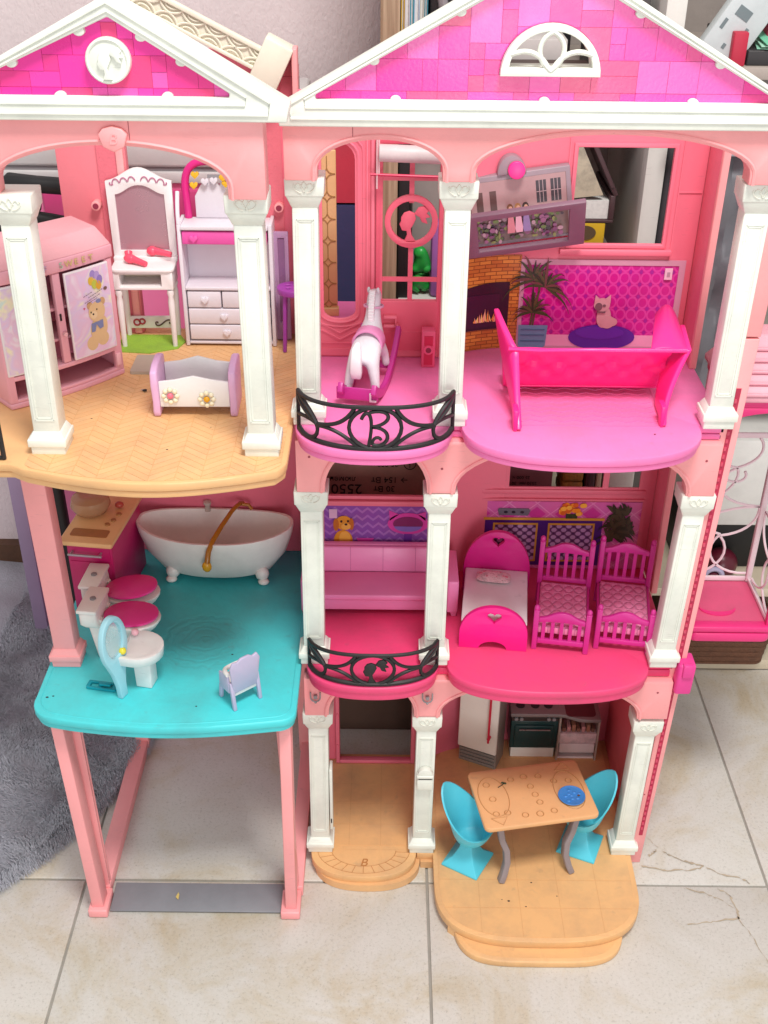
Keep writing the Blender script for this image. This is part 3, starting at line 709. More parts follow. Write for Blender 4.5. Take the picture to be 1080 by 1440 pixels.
# rolled white canopy under the arch, on a crimson rod
cn = MB(); cn.tube([(-.0085,.140,.850),(.056,.140,.848)], .0085, 16); cn = cn.build('rolled_canopy', plastic('dull canopy white', '#CDBFC0', .45, .2), house, bevel=.0008)
MB().tube([(-.017,.139,.829),(.055,.139,.827)], .0014, 8).build('canopy_rod', plastic('crimson rod', '#C92B55', .4), cn)
mb = MB(); mb.tube([(-.0105,.1385,.872),(-.0105,.1385,.815)], .0009, 6); mb.tube([(-.0085,.1385,.872),(-.0085,.1385,.83)], .0009, 6); mb.build('canopy_arm', plastic('clear strip', '#E9CDD2', .2, alpha=.6), cn)
# middle storey
wl = wall_with_holes('lounge_wall', -.0885, .0575, .324, .6075, [rect(-.0705, .0500, .4455, .580)], .158, .1615, SALD)
frame(wl, -.0705, .0500, .4455, .580, .158, mat=SALD, proud=.002)
wb = wall_with_holes('bedroom_wall', .098, .328, .324, .6075, [rect(.1095, .1458, .4415, .56), rect(.1510, .2640, .4415, .56), rect(.2712, .3085, .4415, .56)], .188, .1915, SALD)
MB().box(.101,.3165,.185,.1882,.4335,.4395).build('window_sill', SALD, wb, bevel=.001); MB().box(.101,.3165,.185,.1882,.4245,.4270).build('dado_strip', SALD, wb)
MB().box(.3282, .3342, .142, .198, .324, .6075).build('side_wall', PINKW, house, bevel=.001)
MB().box(.3275, .3350, .134, .1415, .324, .6075).build('door_jamb', SAL, house, bevel=.001)
# ground storey
MB().prism([(-.0885,.021),(-.057,.021),(-.057,.200),(.040,.200),(.040,.021),(.0575,.021),(.0575,.297),(-.0885,.297)], 'XZ', .158, .168).build('entrance_wall', SALD, house, bevel=.0006)
o = MB().box(-.062,-.057,.150,.1585,.021,.2).box(.040,.045,.150,.1585,.021,.2).box(-.0569,.0399,.150,.1585,.021,.0265).build('door_frame', SALD, house, bevel=.0008)
for zz in (.05, .105, .16): MB().box(-.0605,-.0585,.1485,.1502,zz,zz+.006).build('hinge', SALD, o)
MB().prism(cv+[(p[0]-.004, p[1]+.008) for p in reversed(cv)], 'XY', .021, .297).build('curved_wall', SALD, house)
MB().box(.098, .318, .200, .210, .021, .297).build('kitchen_wall', SALD, house)
MB().box(.3145, .3205, .04, .210, .021, .297).build('side_wall', plastic('coral wall plastic', '#DF5F6C', .45, .06), house, bevel=.001)
MB().box(.3125,.3215,.0325,.0395,.021,.297).build('door_jamb', SAL, house, bevel=.001)
# lift post on the right edge with its toothed rack
lp = MB().frustum((.3165,.3305,.0,.010), .0, (.3335,.3530,.0,.010), .716).build('lift_post', SAL, house, bevel=.001)
lp2 = MB().frustum((.3336,.3532,.0,.010), .718, (.3390,.3600,.0,.010), .93).build('lift_post', SAL, house, bevel=.001)
RACK = plastic('crimson rack', '#B5244A', .5)
def lx_(zz): return .3165+.017*zz/.716
MB().frustum((lx_(.05)+.0050, lx_(.05)+.0095, -.0006, .001), .05, (lx_(.665)+.0070, lx_(.665)+.0120, -.0006, .001), .665).build('lift_rack', RACK, lp)
mb = MB(); zz = .06
while zz < .655:
    xx = lx_(zz)+.002*zz/.716; mb.box(xx+.0054, xx+.0078, -.0016, -.0004, zz, zz+.0042); zz += .0088
tag(mb.build('rack_teeth', plastic('rose rack teeth', '#CF4A66', .5), lp), kind='stuff')
ck = MB().frustum((.3285,.3475,-.016,.012), .292, (.3305,.3495,-.014,.012), .332).build('lift_knob', MAG if False else plastic('bright pink plastic', '#E63C93', .35), house, bevel=.003)
MB().box(.334,.3455,-.0175,-.010,.316,.3345).build('lift_knob_slot', MATS['bright pink plastic'], ck, bevel=.0018)

# crimson guide of the lift, seen past the right wall
MB().box(.3480,.3550,.075,.118,.326,.560).build('lift_guide', CRIM, house, bevel=.001); MB().box(.3500,.3590,.085,.120,.560,.668).build('lift_guide_head', plastic('wine plastic', '#A81E4E', .4), house, bevel=.003)
# specks of dirt on the floors
SPK = plastic('dark speck', '#2E2A28', .9)
for (x, yy, zz, r_) in ((-.3600,-.066,.3227,.0012),(-.3540,-.064,.3227,.0009),(-.1700,.010,.3227,.0009),(-.198,-.078,.3227,.0008),(.155,-.080,.0212,.0013),(.147,-.078,.0212,.0007),(.175,-.088,.0212,.0009),(.214,-.072,.0212,.0008),(.185,-.052,.0212,.0010),(-.205,-.058,.6227,.0010),(-.290,.004,.6227,.0009),(-.17,-.012,.6227,.0007),(.131,-.006,.6247,.0010),(.262,-.020,.6247,.0007)):
    MB().ball((x, yy, zz), r_*1.5, r_, r_*.5, 6).build('dirt_speck', SPK, house)

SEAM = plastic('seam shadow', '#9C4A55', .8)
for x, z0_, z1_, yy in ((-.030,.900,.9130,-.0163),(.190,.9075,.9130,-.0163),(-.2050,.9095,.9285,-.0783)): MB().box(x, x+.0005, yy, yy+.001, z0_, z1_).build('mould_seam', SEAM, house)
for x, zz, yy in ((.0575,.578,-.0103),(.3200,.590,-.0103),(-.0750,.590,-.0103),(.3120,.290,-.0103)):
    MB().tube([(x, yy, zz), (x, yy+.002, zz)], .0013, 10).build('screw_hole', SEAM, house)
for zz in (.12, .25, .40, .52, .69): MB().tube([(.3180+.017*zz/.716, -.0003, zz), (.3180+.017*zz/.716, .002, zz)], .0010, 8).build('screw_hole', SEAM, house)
# ================================================================== PRINTED MURALS ON THE WALLS (flat card prints)
def mural_pattern(name, c1, c2, c3, build):
    m = bpy.data.materials.new(name); m.use_nodes = True; nt = m.node_tree; b = nt.nodes['Principled BSDF']; b.inputs['Roughness'].default_value = .28
    tc = nn(nt, 'ShaderNodeTexCoord'); sp = nn(nt, 'ShaderNodeSeparateXYZ'); nt.links.new(tc.outputs['Object'], sp.inputs[0])
    f1, f2 = build(nt, sp.outputs[0], sp.outputs[2])
    a = nn(nt, 'ShaderNodeMix', data_type='RGBA'); a.inputs[6].default_value = (*lin(c1), 1); a.inputs[7].default_value = (*lin(c2), 1); nt.links.new(f1, a.inputs[0])
    c = nn(nt, 'ShaderNodeMix', data_type='RGBA'); nt.links.new(a.outputs[2], c.inputs[6]); c.inputs[7].default_value = (*lin(c3), 1); nt.links.new(f2, c.inputs[0])
    n = nn(nt, 'ShaderNodeTexNoise'); n.inputs['Scale'].default_value = 60; nt.links.new(tc.outputs['Object'], n.inputs[0])
    d = nn(nt, 'ShaderNodeMix', data_type='RGBA', blend_type='MULTIPLY'); d.inputs[0].default_value = .25; nt.links.new(c.outputs[2], d.inputs[6]); nt.links.new(n.outputs['Color'], d.inputs[7])
    nt.links.new(d.outputs[2], b.inputs['Base Color']); return m
def rings_pat(nt, x, z):
    def cell(ox, oz):
        u = math_(nt, 'SUBTRACT', math_(nt, 'FRACT', math_(nt, 'ADD', math_(nt, 'DIVIDE', x, .0115), ox)), .5); v = math_(nt, 'SUBTRACT', math_(nt, 'FRACT', math_(nt, 'ADD', math_(nt, 'DIVIDE', z, .0140), oz)), .5)
        return math_(nt, 'SQRT', math_(nt, 'ADD', math_(nt, 'MULTIPLY', u, u), math_(nt, 'MULTIPLY', v, v)))
    r1, r2 = cell(0, 0), cell(.5, .5)
    ring = math_(nt, 'LESS_THAN', math_(nt, 'ABSOLUTE', math_(nt, 'SUBTRACT', r1, .43)), .075)
    return math_(nt, 'MULTIPLY', ring, .6), math_(nt, 'MULTIPLY', math_(nt, 'LESS_THAN', r2, .17), .8)
def chev_pat(nt, x, z):
    t = math_(nt, 'ABSOLUTE', math_(nt, 'SUBTRACT', math_(nt, 'FRACT', math_(nt, 'DIVIDE', x, .013)), .5))
    v = math_(nt, 'FRACT', math_(nt, 'ADD', math_(nt, 'DIVIDE', z, .0105), math_(nt, 'MULTIPLY', t, 1.1)))
    return math_(nt, 'GREATER_THAN', v, .68), math_(nt, 'MULTIPLY', math_(nt, 'GREATER_THAN', v, 2), 1)
def argyle_pat(nt, x, z):
    u = math_(nt, 'ABSOLUTE', math_(nt, 'SUBTRACT', math_(nt, 'FRACT', math_(nt, 'DIVIDE', x, .034)), .5)); v = math_(nt, 'ABSOLUTE', math_(nt, 'SUBTRACT', math_(nt, 'FRACT', math_(nt, 'DIVIDE', z, .030)), .5))
    s = math_(nt, 'ADD', u, v)
    return math_(nt, 'LESS_THAN', s, .34), math_(nt, 'LESS_THAN', math_(nt, 'ABSOLUTE', math_(nt, 'SUBTRACT', s, .5)), .03)
def brick_print():
    m = bpy.data.materials.new('printed brickwork'); m.use_nodes = True; nt = m.node_tree; b = nt.nodes['Principled BSDF']; b.inputs['Roughness'].default_value = .3
    tc = nn(nt, 'ShaderNodeTexCoord'); mp = nn(nt, 'ShaderNodeMapping'); mp.inputs['Rotation'].default_value = (R(90), 0, 0); nt.links.new(tc.outputs['Object'], mp.inputs[0])
    br = nn(nt, 'ShaderNodeTexBrick'); nt.links.new(mp.outputs[0], br.inputs[0]); br.inputs['Scale'].default_value = 1
    for k, v in (('Brick Width', .0125), ('Row Height', .0042), ('Mortar Size', .0004)): br.inputs[k].default_value = v
    br.inputs['Color1'].default_value = (*lin('#D9893B'), 1); br.inputs['Color2'].default_value = (*lin('#B8652A'), 1); br.inputs['Mortar'].default_value = (*lin('#7A3E17'), 1)
    nt.links.new(br.outputs['Color'], b.inputs['Base Color']); return m
RINGS = mural_pattern('ring wallpaper print', '#D41291', '#EC4FB2', '#A31C9A', rings_pat)
CHEV = mural_pattern('purple chevron print', '#8A4BA6', '#A86CBC', '#8A4BA6', chev_pat)
ARG = mural_pattern('argyle print', '#E268AE', '#D93A9B', '#F08CC4', argyle_pat)
def ink(name, col, rough=.3): return plastic('ink '+name, col, rough, .10, 60, 0)
def flat_poly(parent, name, pts, y, mat, t=.0004): return MB().prism(pts, 'XZ', y-t, y).build(name, mat, parent, smooth=False)
def ell(cx, cz, rx, rz, n=22): return arc(cx, cz, rx, rz, 0, 360, n)[:-1]
# -- living room
Y0 = .1876
lm = MB().box(.1462, .3220, Y0-.0012, Y0, .6245, .7265).build('wallpaper_card', RINGS, house)
bord = ink('pale border', '#C98FA6')
MB().prism(rect(.1455, .3228, .6245, .7275), 'XZ', Y0-.0022, Y0-.0010, holes=[rect(.1500, .3160, .6275, .7215)]).build('card_border', bord, lm)
MB().box(.1501, .3159, Y0-.0020, Y0-.0010, .6275, .6405).build('printed_skirting', ink('pale skirting', '#EFA3C6'), lm)
y = Y0-.0024
flat_poly(lm, 'printed_ottoman', ell(.2405, .6385, .0370, .0150, 30), y, ink('purple', '#5A1E9A'))
flat_poly(lm, 'ottoman_sheen', ell(.2380, .6440, .0270, .0075, 26), y-.0004, ink('purple light', '#6427A6'))
tauP, tauD = ink('tabby pink', '#D79AA3'), ink('cat shade', '#7C5560')
for nm, pts, mt, k in (('printed_cat', ell(.2405,.6625,.0078,.0125), tauP, 0), ('cat_haunch', ell(.2450,.6570,.0080,.0075), tauP, 1.5), ('cat_tail', ell(.2500,.6570,.0060,.0050), tauP, 1), ('cat_head', ell(.2370,.6770,.0088,.0078), tauP, 2), ('cat_ear', [(.2285,.6790),(.2290,.6885),(.2345,.6835)], tauP, 3), ('cat_ear', [(.2400,.6840),(.2455,.6890),(.2460,.6790)], tauP, 3),
                       ('cat_face', ell(.2335,.6750,.0040,.0046), tauD, 4), ('cat_eye', ell(.2395,.6765,.0018,.0015), tauD, 5), ('cat_collar', rect(.2320,.2415,.6680,.6698), tauD, 5)):
    flat_poly(lm, nm, pts, y-.0006-.0003*k, mt)
potb = ink('pot blue', '#6E8FB0')
flat_poly(lm, 'printed_pot', [(.1480,.6280),(.1505,.6252),(.1755,.6252),(.1782,.6280),(.1795,.6520),(.1470,.6520)], y, potb)
for zz in (.6330,.6400,.6465): flat_poly(lm, 'pot_stripe', rect(.1500,.1765,zz,zz+.0012), y-.0006, ink('pot dark', '#4E7093'))
LEAF = [ink('leaf a', '#38411F'), ink('leaf b', '#55482A'), ink('leaf c', '#262B18'), ink('leaf d', '#6B3A3A')]
rnd = random.Random(3)
def printed_leaves(parent, cx, cz, n, lmin, lmax, a0, a1, y, name='printed_leaf', wd=.0016, mats=LEAF):
    for k in range(n):
        a = R(a0+(a1-a0)*(k+rnd.uniform(-.3,.3))/max(1, n-1)); L = rnd.uniform(lmin, lmax); dr = L*rnd.uniform(.25,.6)*abs(math.cos(a))
        c = bez((cx,cz),(cx+math.cos(a)*L*.4, cz+math.sin(a)*L*.5),(cx+math.cos(a)*L*.8, cz+math.sin(a)*L*.8),(cx+math.cos(a)*L, cz+math.sin(a)*L-dr),7)
        up_, dn = [], []
        for q, p in enumerate(c):
            w2 = wd*(1-abs(q/7-.35)/.66)+.0001; up_.append((p[0]-math.sin(a)*w2, p[1]+math.cos(a)*w2)); dn.append((p[0]+math.sin(a)*w2, p[1]-math.cos(a)*w2))
        flat_poly(parent, name, up_+dn[::-1], y-.0003*rnd.random()-.0006, mats[k % len(mats)], .0002)
for x0, x1, zt in ((.160,.1625,.69),(.1625,.168,.705)): flat_poly(lm, 'printed_stem', [(x0-.001,.652),(x0+.001,.652),(x1+.001,zt),(x1-.001,zt)], y, LEAF[1])
printed_leaves(lm, .1600, .7050, 13, .022, .036, -15, 195, y); printed_leaves(lm, .1730, .6970, 13, .020, .034, -35, 170, y-.0004); printed_leaves(lm, .1610, .6680, 13, .018, .032, -10, 190, y-.0008)
sw = MB().box(.3010,.3092,Y0-.0035,Y0-.0022,.7065,.7190).build('printed_switch', ink('switch white', '#E6B9CC'), lm); flat_poly(sw, 'switch_rocker', rect(.3035,.3068,.7100,.7150), Y0-.0036, ink('switch grey', '#B58A9C'))
# -- curved fireplace card
def cvpt(x, off=.0012):
    t = max(0., min(1., (x-.058)/(.146-.058))); return (x, .158+.030*(1-(1-t)**2)-off)
def curved_card(parent, name, xs_, zlo, zhi, mat, off=.0012, th=.0005):
    n = len(xs_); v = [];
    for o_ in (off, off-th):
        v += [(*cvpt(x, o_), zlo(x)) for x in xs_]+[(*cvpt(x, o_), zhi(x)) for x in xs_]
    f = []
    for i in range(n-1): f += [(i, i+1, n+i+1, n+i), (2*n+i+1, 2*n+i, 3*n+i, 3*n+i+1), (n+i, n+i+1, 3*n+i+1, 3*n+i), (i+1, i, 2*n+i, 2*n+i+1)]
    f += [(0, n, 3*n, 2*n), (n-1, 2*n-1+0, 4*n-1, 3*n-1)]
    return MB().add(v, f).build(name, mat, parent, smooth=False)
xsb = [.0700+.0038*k for k in range(21)]; xsb[-1] = .1458
fp = curved_card(house, 'fireplace_card', xsb, lambda x: .6246, lambda x: .732, brick_print(), .0014)
xsh = [.0735+.0045*k for k in range(15)]; xsh[-1] = .1345
curved_card(fp, 'printed_hearth', xsh, lambda x: .648, lambda x: .694+.008*math.sin(max(0, min(1, (x-.07)/.064))*math.pi*.6), ink('hearth dark', '#2E1326'), .0024)
curved_card(fp, 'hearth_glow', [.079+.0045*k for k in range(11)], lambda x: .6515, lambda x: .689, ink('hearth plum', '#3B1530'), .0032)
FL = [ink('flame orange', '#E98B3A'), ink('flame pink', '#F0A08A'), ink('flame yellow', '#F5C97A')]
for k in range(16):
    x = .096+.0017*k+rnd.uniform(-.001,.001); h = .003+.010*math.sin(math.pi*(k+.5)/16)*rnd.uniform(.5,1.2); p = cvpt(x, .0040)
    flat_poly(fp, 'printed_flame', [(p[0]-.0012,.657+rnd.uniform(0,.003)),(p[0]+.0014,.6575),(p[0]+rnd.uniform(-.002,.002),.6585+h)], p[1], FL[k % 3])
# -- lounge: dog and cat tree
Y1 = .1576
km = MB().box(-.0715, .0535, Y1-.0012, Y1, .360, .4340).build('wallpaper_card', CHEV, house)
MB().box(-.0722, .0540, Y1-.0028, Y1, .4342, .4372).build('card_border', ink('card edge', '#9E7A8E'), km)
y = Y1-.0016; dg, dd, dk = ink('dog gold', '#D98A22'), ink('dog amber', '#B9641A'), ink('dog nose', '#2A1410')
for nm, pts, mt, k in (('printed_dog', ell(-.0490,.3830,.0115,.0150), dg, 0), ('dog_chest', ell(-.0470,.3865,.0070,.0100), ink('dog light','#E8A545'), 1), ('dog_head', ell(-.0480,.4085,.0100,.0100), dg, 2), ('dog_ear', ell(-.0575,.4060,.0034,.0090), dd, 3), ('dog_ear', ell(-.0390,.4070,.0030,.0085), dd, 3),
                       ('dog_muzzle', ell(-.0455,.4040,.0058,.0048), ink('dog light','#E8A545'), 4), ('dog_nose', ell(-.0455,.4070,.0018,.0014), dk, 5), ('dog_eye', ell(-.0510,.4110,.0013,.0015), dk, 5), ('dog_eye', ell(-.0430,.4115,.0013,.0015), dk, 5), ('dog_paw', ell(-.0400,.3800,.0028,.0026), ink('dog paw','#E6C0A0'), 5)):
    flat_poly(km, nm, pts, y-.0003*k, mt)
hp = ink('cat bed pink', '#D23B9D'); vi = ink('cat bed violet', '#6A2C92')
for nm, pts, mt, k in (('printed_cat_tree', ell(.0290,.4080,.0245,.0150,28), hp, 0), ('cat_tree_ear', [(.0070,.4120),(.0060,.4265),(.0180,.4210)], hp, 0), ('cat_tree_ear', [(.0400,.4215),(.0500,.4250),(.0500,.4120)], hp, 0), ('cat_tree_opening', ell(.0290,.4080,.0180,.0098,28), ink('cat bed dark','#7A1F5C'), 2), ('cat_tree_cushion', arc(.0290,.4045,.0165,.0075,180,360,14), ink('cushion','#7D63B8'), 3), ('cat_tree_post', rect(.0245,.0340,.372,.3935), vi, 1),
                       ('printed_bowl', [(-.0300,.3790),(-.0150,.3790),(-.0120,.3870),(-.0330,.3870)], hp, 1), ('printed_switch', rect(-.0655,-.0560,.4150,.4275), ink('switch lilac','#D7A8C8'), 1)):
    flat_poly(km, nm, pts, y-.0003*k, mt)
# -- bedroom: sideboard with flowers
Y2 = .1876
bm_ = MB().box(.1015, .3150, Y2-.0012, Y2, .3246, .4225).build('wallpaper_card', ARG, house)
y = Y2-.0016
plum, plumd = ink('sideboard plum', '#4B1A78'), ink('sideboard dark', '#35115C')
flat_poly(bm_, 'printed_sideboard', rect(.1245,.2690,.330,.3970), y, plum); flat_poly(bm_, 'sideboard_top', rect(.1225,.2710,.3965,.4000), y-.0006, ink('gilt', '#D79A3A'))
def dots_pat(nt, x, z):
    def cell(ox, oz):
        u = math_(nt, 'SUBTRACT', math_(nt, 'FRACT', math_(nt, 'ADD', math_(nt, 'DIVIDE', x, .0120), ox)), .5); v = math_(nt, 'SUBTRACT', math_(nt, 'FRACT', math_(nt, 'ADD', math_(nt, 'DIVIDE', z, .0105), oz)), .5)
        return math_(nt, 'SQRT', math_(nt, 'ADD', math_(nt, 'MULTIPLY', u, u), math_(nt, 'MULTIPLY', v, v)))
    a, b = cell(0, 0), cell(.5, .5)
    return math_(nt, 'MAXIMUM', math_(nt, 'LESS_THAN', a, .28), math_(nt, 'LESS_THAN', b, .28)), math_(nt, 'MAXIMUM', math_(nt, 'LESS_THAN', math_(nt, 'ABSOLUTE', math_(nt, 'SUBTRACT', a, .36)), .03), math_(nt, 'LESS_THAN', math_(nt, 'ABSOLUTE', math_(nt, 'SUBTRACT', b, .36)), .03))
DOTS = mural_pattern('dotted door print', '#4A1F5C', '#C79ACB', '#7A5178', dots_pat)
for a, b in ((.1345,.1898),(.2022,.2598)):
    f_ = flat_poly(bm_, 'printed_door', rect(a,b,.336,.3925), y-.0008, ink('gilt', '#D79A3A')); flat_poly(f_, 'door_pattern', rect(a+.0025,b-.0025,.339,.3900), y-.0014, DOTS)
flat_poly(bm_, 'printed_console', [(.1410,.4035),(.1765,.4030),(.1790,.4100),(.1770,.4130),(.1405,.4135),(.1390,.4105)], y-.0006, ink('console grey', '#6D6472'))
for cx in (.1490,.1585,.1690): flat_poly(bm_, 'console_dial', ell(cx,.4082,.0024,.0018), y-.0012, ink('console dark', '#2D2433'))
MAR = [ink('marigold', '#F08A1D'), ink('marigold deep', '#D9601B'), ink('marigold light', '#F7AE3C')]
flat_poly(bm_, 'printed_vase', rect(.2230,.2370,.3995,.4060), y-.0008, LEAF[0])
for k in range(22): flat_poly(bm_, 'printed_marigold', ell(.2300+rnd.uniform(-.0145,.0145), .4135+rnd.uniform(-.0065,.0075), .0036, .0033, 9), y-.0010-.0001*k, MAR[k % 3])
GRN = [ink('palm a', '#2F2F1C'), ink('palm b', '#47402A'), ink('palm c', '#1E2113'), ink('palm d', '#57503A')]
for k in range(46):
    a = rnd.uniform(-50, 190); printed_leaves(bm_, .291+rnd.uniform(-.011,.011), .388+rnd.uniform(-.020,.022), 2, .012, .024, a, a+20, y-.0010, 'printed_palm_leaf', .0026, GRN)
# ================================================================== UPPER STOREY TOYS
# wardrobe standing cornerwise
PW = plastic('powder pink plastic', '#E4A4B2', .42, .08, 18, .05); PWL = plastic('pale pink plastic', '#EDB4BC', .45, .08, 18, .05)
wd = thing('wardrobe', 'powder pink toy wardrobe with a teddy bear print on its sliding door', 'wardrobe', (-.3255, .0655, .6228), 44)
W, D, H = .066, .062, .148
def bow(x, d=.006): return -d*(1-(x/W)**2)
front = [(-W+2*W*i/12, bow(-W+2*W*i/12)) for i in range(13)]
MB().prism(front+[(W, D), (-W, D)], 'XY', .0, .006).build('base', PW, wd, bevel=.0012)
MB().prism([(p[0]*1.02, p[1]-.001) for p in front]+[(W*1.02, D), (-W*1.02, D)], 'XY', .1285, H-.006).build('cornice', PW, wd, bevel=.0015)
fr2 = [(p[0]*1.02, p[1]-.001) for p in front]; n = len(fr2)
rf = MB().add([(p[0], p[1], H-.0062) for p in fr2]+[(W*1.02, D, H-.0062), (-W*1.02, D, H-.0062)]+[(p[0]*.90, p[1]+.016, H+.010) for p in fr2]+[(W*.92, D, H+.010), (-W*.92, D, H+.010)],
              [tuple(range(n+2)), tuple(range(2*n+3, n+1, -1))]+[(i, (i+1) % (n+2), n+2+(i+1) % (n+2), n+2+i) for i in range(n+2)])
def quilt(m):
    def f(nt, tc):
        ck = nn(nt, 'ShaderNodeTexChecker'); mp = nn(nt, 'ShaderNodeMapping'); mp.inputs['Rotation'].default_value = (0, 0, R(45)); nt.links.new(tc.outputs['Object'], mp.inputs[0]); nt.links.new(mp.outputs[0], ck.inputs[0]); ck.inputs['Scale'].default_value = 260; return ck.outputs['Fac']
    return height_bump(m, f, .35, .001)
rf.build('roof', quilt(plastic('quilted pink plastic', '#DFA0A8', .5, .06)), wd, bevel=.002)
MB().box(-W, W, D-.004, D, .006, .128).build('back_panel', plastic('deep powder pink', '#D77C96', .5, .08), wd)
for s in (-1, 1): MB().box(*sorted((s*W, s*(W-.004))), .001, D-.0045, .006, .128).build('side_panel', PW, wd, bevel=.0008)
def strip(name, x0, x1, z0, z1, dep, off, mat, par, n=8, bevel=.0008):
    f = [(x0+(x1-x0)*i/n, bow(x0+(x1-x0)*i/n)+off) for i in range(n+1)]
    return MB().prism(f+[(p[0], p[1]+dep) for p in reversed(f)], 'XY', z0, z1).build(name, mat, par, bevel=bevel)
strip('lower_rail', -W+.001, W-.001, .029, .034, .02, .0005, PW, wd); strip('plinth', -W+.001, W-.001, .006, .0095, .006, .0005, PW, wd)
strip('shelf', -W+.005, W-.005, .056, .059, .045, .008, PW, wd); strip('shelf', -W+.005, W-.005, .088, .091, .045, .008, PW, wd)
for xa, xb in ((-.0045, .0035), (.056, .0655), (-.0655, -.058)): strip('stile', xa, xb, .006 if xa > 0 or xa < -.05 else .0345, .128, .006, .0004, PW, wd, 3)
MB().box(.0565, .062, -.003, .0005, .012, .026).build('corner_block', PWL, wd, bevel=.001)
# sliding door with its print
PRINT = plastic('lilac print', '#DCC4DC', .3, .25, 30, 0)
dr = strip('sliding_door', .0060, .0580, .0355, .127, .003, -.0035, plastic('door edge white', '#E6DEE2', .35), wd)
MB().tube([(-.0005, -.0065, .066), (-.0005, -.0095, .066)], .0022, 10).build('knob', PWL, wd); MB().box(-.0028, -.0010, -.0068, -.004, .080, .087).build('latch_slot', BLACK, wd)
def dprint(name, pts, k, mat, par=dr):
    """flat print on the bowed door: pts in door x,z"""
    pts = [(.0070+(x+.0085)*.80, z) for x, z in pts]
    n = len(pts); v = [(x, bow(x)-.0036-.0002*k, z) for x, z in pts]; v2 = [(x, bow(x)-.0034-.0002*k, z) for x, z in pts]
    return MB().add(v+v2, [tuple(range(n)), tuple(range(2*n-1, n-1, -1))]+[(i, (i+1) % n, n+(i+1) % n, n+i) for i in range(n)]).build(name, mat, par, smooth=False)
def dgrid(name, x0, x1, z0, z1, k, mat):
    n = 8; xs_ = [x0+(x1-x0)*i/n for i in range(n+1)]
    v = [(x, bow(x)-.0036-.0002*k, z0) for x in xs_]+[(x, bow(x)-.0036-.0002*k, z1) for x in xs_]
    return MB().add(v, [(i, i+1, n+2+i, n+1+i) for i in range(n)]).build(name, mat, dr, smooth=False)
def pastel():
    m = plastic('pastel rainbow print', '#DCC4DC', .3, .0, 30, 0); nt = m.node_tree; b = nt.nodes['Principled BSDF']; tc = nn(nt, 'ShaderNodeTexCoord')
    n = nn(nt, 'ShaderNodeTexNoise'); n.inputs['Scale'].default_value = 26; n.inputs['Distortion'].default_value = 1.5; nt.links.new(tc.outputs['Object'], n.inputs[0])
    r = nn(nt, 'ShaderNodeValToRGB'); e = r.color_ramp.elements; cols = ['#C9D2E6', '#E6D9E6', '#E2BFD8', '#D9C3E2', '#E9E2C2', '#C6DDD8']
    while len(e) < 6: e.new(.5)
    for k, c in enumerate(cols): e[k].position = .28+.09*k; e[k].color = (*lin(c), 1)
    nt.links.new(n.outputs['Fac'], r.inputs[0]); nt.links.new(r.outputs[0], b.inputs['Base Color']); return m
PAST = pastel(); dgrid('door_print', .0074, .0566, .0372, .1253, 0, PAST)
bear, beard = ink('bear tan', '#DDBC8E'), ink('bear shade', '#C7A074'); blue = ink('bear vest', '#7C86AE')
for nm, pts, k, mt in (('bear_leg', ell(.0180,.0480,.0085,.0075), 1, bear), ('bear_leg', ell(.0345,.0500,.0090,.0075), 1, bear), ('printed_bear', ell(.0285,.0600,.0115,.0130), 2, bear), ('bear_arm', ell(.0390,.0640,.0045,.0090), 2, bear), ('bear_head', ell(.0295,.0800,.0125,.0105), 4, bear), ('bear_ear', ell(.0200,.0880,.0042,.0040), 3, beard), ('bear_ear', ell(.0395,.0890,.0042,.0040), 3, beard),
                       ('bear_vest', [(.0180,.0600),(.0190,.0690),(.0370,.0700),(.0365,.0620),(.0310,.0610),(.0265,.0670),(.0235,.0600)], 5, blue), ('bear_muzzle', ell(.0245,.0775,.0050,.0040), 5, ink('bear light', '#E6CBA2')), ('bear_nose', ell(.0235,.0785,.0012,.0010), 6, BLACK), ('bear_eye', ell(.0205,.0810,.0009,.0009), 6, BLACK), ('bear_eye', ell(.0295,.0825,.0009,.0009), 6, BLACK), ('bear_bow', ell(.0335,.0905,.0040,.0020), 5, blue)):
    dprint(nm, pts, k, mt)
for k, (x, z_, c) in enumerate(((.0300,.1185,'#9A86C4'),(.0360,.1165,'#B09AD0'),(.0395,.1120,'#8F7DBE'),(.0265,.1125,'#D9B43C'),(.0310,.1080,'#B9C24E'),(.0370,.1065,'#D6A23A'),(.0330,.1130,'#E0C25A'))): dprint('printed_balloon', ell(x, z_, .0042, .0046, 14), 2+k % 3, ink('balloon %d' % k, c))
dprint('printed_heart', heart(.0120,.0865,.0030), 2, ink('tiny heart', '#D2688C')); dprint('printed_bow', ell(.0465,.1010,.0028,.0018), 3, ink('bow brown', '#7A5A50'))
mb = MB()
for k, (x0, x1, z0) in enumerate(((.0120,.0230,.0985),(.0190,.0410,.0965),(.0130,.0350,.0920),(.0160,.0320,.0905))):
    x = x0; 
    while x < x1:
        z_ = z0+(x-x0)*.22; L = rnd.uniform(.0012,.003); x_ = x; mb.add([(.0070+(x+.0085)*.8, bow(x)-.0042, z_), (.0070+(x+L+.0085)*.8, bow(x)-.0042, z_+L*.22), (.0070+(x+L+.0085)*.8, bow(x)-.0042, z_+L*.22+.0006), (.0070+(x+.0085)*.8, bow(x)-.0042, z_+.0006)], [(0,1,2,3)]); x += L+.0008
tag(mb.build('printed_script', ink('script', '#5B4A5C'), dr, smooth=False), kind='stuff')
for xx, ch in zip([-.050+.0085*k for k in range(11)], 'ES OF SWEET'):
    if ch != ' ': text_mesh('cornice_letter', ch, .0085, ink('letter '+('gold','lilac','mint')[ord(ch) % 3], ('#C9B37A','#B9A0C0','#A9BDA6')[ord(ch) % 3]), wd, T(xx+.004, bow(xx)-.0026, .1355, rx=90), .0006)
